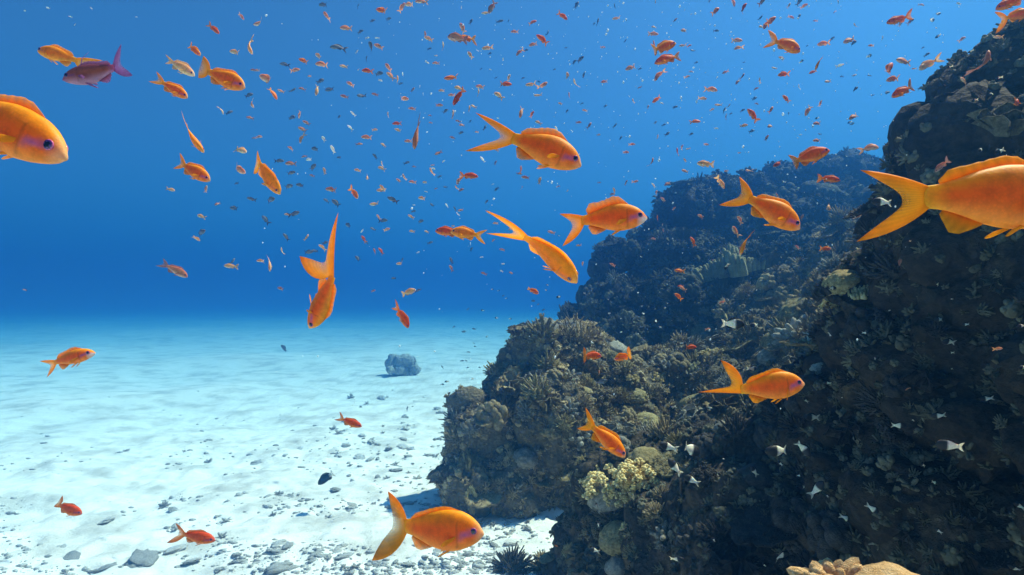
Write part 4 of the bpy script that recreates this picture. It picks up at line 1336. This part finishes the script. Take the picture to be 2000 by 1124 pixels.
shoal(1000, 562, """b 1725 285 215 0;b 1900 295 95 180;b 620 430 56 160;b 560 42 36 180;b 365 75 46 180;b 755 205 40 200;b 1025 205 48 200;b 1125 265 52 250;b 1155 310 42 160;b 950 270 34 160;b 850 350 34;b 1040 70 34 100;b 1010 148 34 200;b 1200 155 42 40;b 1025 405 42 80;b 690 360 28;b 1335 435 64 0;b 1285 440 36 100;b 1880 635 76 10;b 1255 935 76 200;b 1550 945 62 -40;b 1375 848 40 100;b 1000 1048 34;
b 475 712 48 150;d 520 675 54 0;d 700 740 90 20;b 1290 705 24;b 1225 690 20;b 1360 750 20;o 1300 70 72 140;o 1640 118 55 200;o 1335 10 64 150;o 1528 325 44 0;o 1390 465 96 0;u 680 675 54 90;b 1115 165 24;b 265 22 26;d 165 105 32;d 205 132 22;d 245 175 26;b 755 95 24;b 1370 300 30 80;b 940 830 32;o 240 235 40 110;b 1250 258 20;b 1150 35 22;b 1215 125 24""")
shoal(1500, 562, """b 325 400 115 -60;b 490 375 74 -80;b 760 355 60 0;b 1340 250 100 180;b 1545 290 74 180;b 1410 425 115 180;b 1430 510 46 180;b 1430 635 36 180;b 835 555 46 -40;b 465 745 78 180;b 345 1015 125 180;b 1335 1005 150 180;b 1705 870 120 180;b 1020 1080 140 0;b 1985 300 90 180;b 1990 625 70 180;u 1800 480 60 10;b 290 880 50 130;b 945 180 36;b 1430 90 36 180;b 500 5 80 0;b 1130 1035 44 130;u 1090 790 40""")
shoal(1000, 843, """b 1215 120 150 160;b 1385 140 210 -20;b 1270 280 190 125;b 1400 380 150 150;b 1890 310 110 120;b 675 725 60 100;b 645 930 90 160;b 1285 1000 140 0;b 1605 335 40 130;b 660 575 46 110;b 1970 1045 46 130;o 345 895 30;b 1575 845 40 120;b 1650 215 30""")
shoal(1500, 843, """b 85 155 240 180;b 275 130 190 -50;b 1420 110 270 175;b 390 450 170 55;b 275 435 70 180;b 820 610 120 -30;b 610 680 80 -40;b 1300 400 84 -20;b 1960 580 110 150;b 1930 1075 150 150;b 100 965 160 10;b 1330 775 80 150;b 95 250 66 140;b 245 345 46;b 1210 260 46 130;b 460 500 34 130""")

# a few fish of their own kinds
def grey_fish(name, label, nose, tail, pal, L, deep, k, tilt, dors, lo_up, band=None, group=None):
    me = small_mesh(name, pal, deep, .3, band, lo_up)
    o = obj(name, me)
    o.matrix_world = frame(nose, tail, L, k, tilt, 0)
    return tag(o, label, 'fish', group)


def surgeon_band(u, h): return np.array((.014, .016, .022)) if u < .86 else np.array((.75, .75, .72))


grey_fish('surgeonfish', 'black surgeonfish with a white tail root grazing low over the sand', (621, 946), (650, 925), 'grey', .16, .95, .1, 0, 0, (.22, .22, 40), surgeon_band)
grey_fish('parrotfish', 'blue grey parrotfish hanging over the pale far sand', (549, 674), (559, 685), 'grey', .22, 1.05, .2, 0, 0, (.18, .18, 30))

# floating specks: countless
v0_, f0_ = ico(1)
Vs, Fs, c = [], [], 0
pr = np.random.default_rng(31)
for i in range(620):
    if i < 420:
        px, py = pr.normal(1330, 260), abs(pr.normal(150, 140))
    else:
        px, py = pr.uniform(500, 2000), pr.uniform(0, 800)
    D = pr.uniform(1.2, 5.0)
    if D > first_hit(px, py)[0] * .9: continue
    s = pr.uniform(.5, 1.5) * D / F * (.9 if pr.uniform() < .85 else 1.8)
    Vs.append(v0_ * s * np.array([1, .7, pr.uniform(.6, 1.6)]) + at(px, py, D)); Fs.append(f0_ + c); c += len(v0_)
pm, pt, po = mat_base('floating specks')
pp = nd(pt, 'ShaderNodeBsdfPrincipled', Roughness=.5)
pp.inputs['Base Color'].default_value = (.85, .87, .86, 1)
pt.links.new(pp.outputs[0], po.inputs[0])
o = obj('plankton', mesh_from('plankton', np.concatenate(Vs), np.concatenate(Fs)), pm)
tag(o, 'pale specks drifting in the water', 'plankton', kind='stuff')

# ------------------------------------------------------------------ the water itself
hm, ht, hout = mat_base('blue water')
pv = nd(ht, 'ShaderNodeVolumePrincipled', Density=0.085, Anisotropy=0.8)
pv.inputs['Color'].default_value = (0.036, 0.158, 0.372, 1)
pv.inputs['Absorption Color'].default_value = (0.0, 0.225, 0.45, 1)
ht.links.new(pv.outputs[0], hout.inputs['Volume'])
bm = bmesh.new()
bmesh.ops.create_cube(bm, size=1.0)
me = bpy.data.meshes.new('haze'); bm.to_mesh(me); bm.free()
hz = obj('haze', me, hm)
hz.scale = (330, 190, 9.0)
hz.location = (0, 75, -1.6 + 9.0 / 2)
tag(hz, kind='stuff')
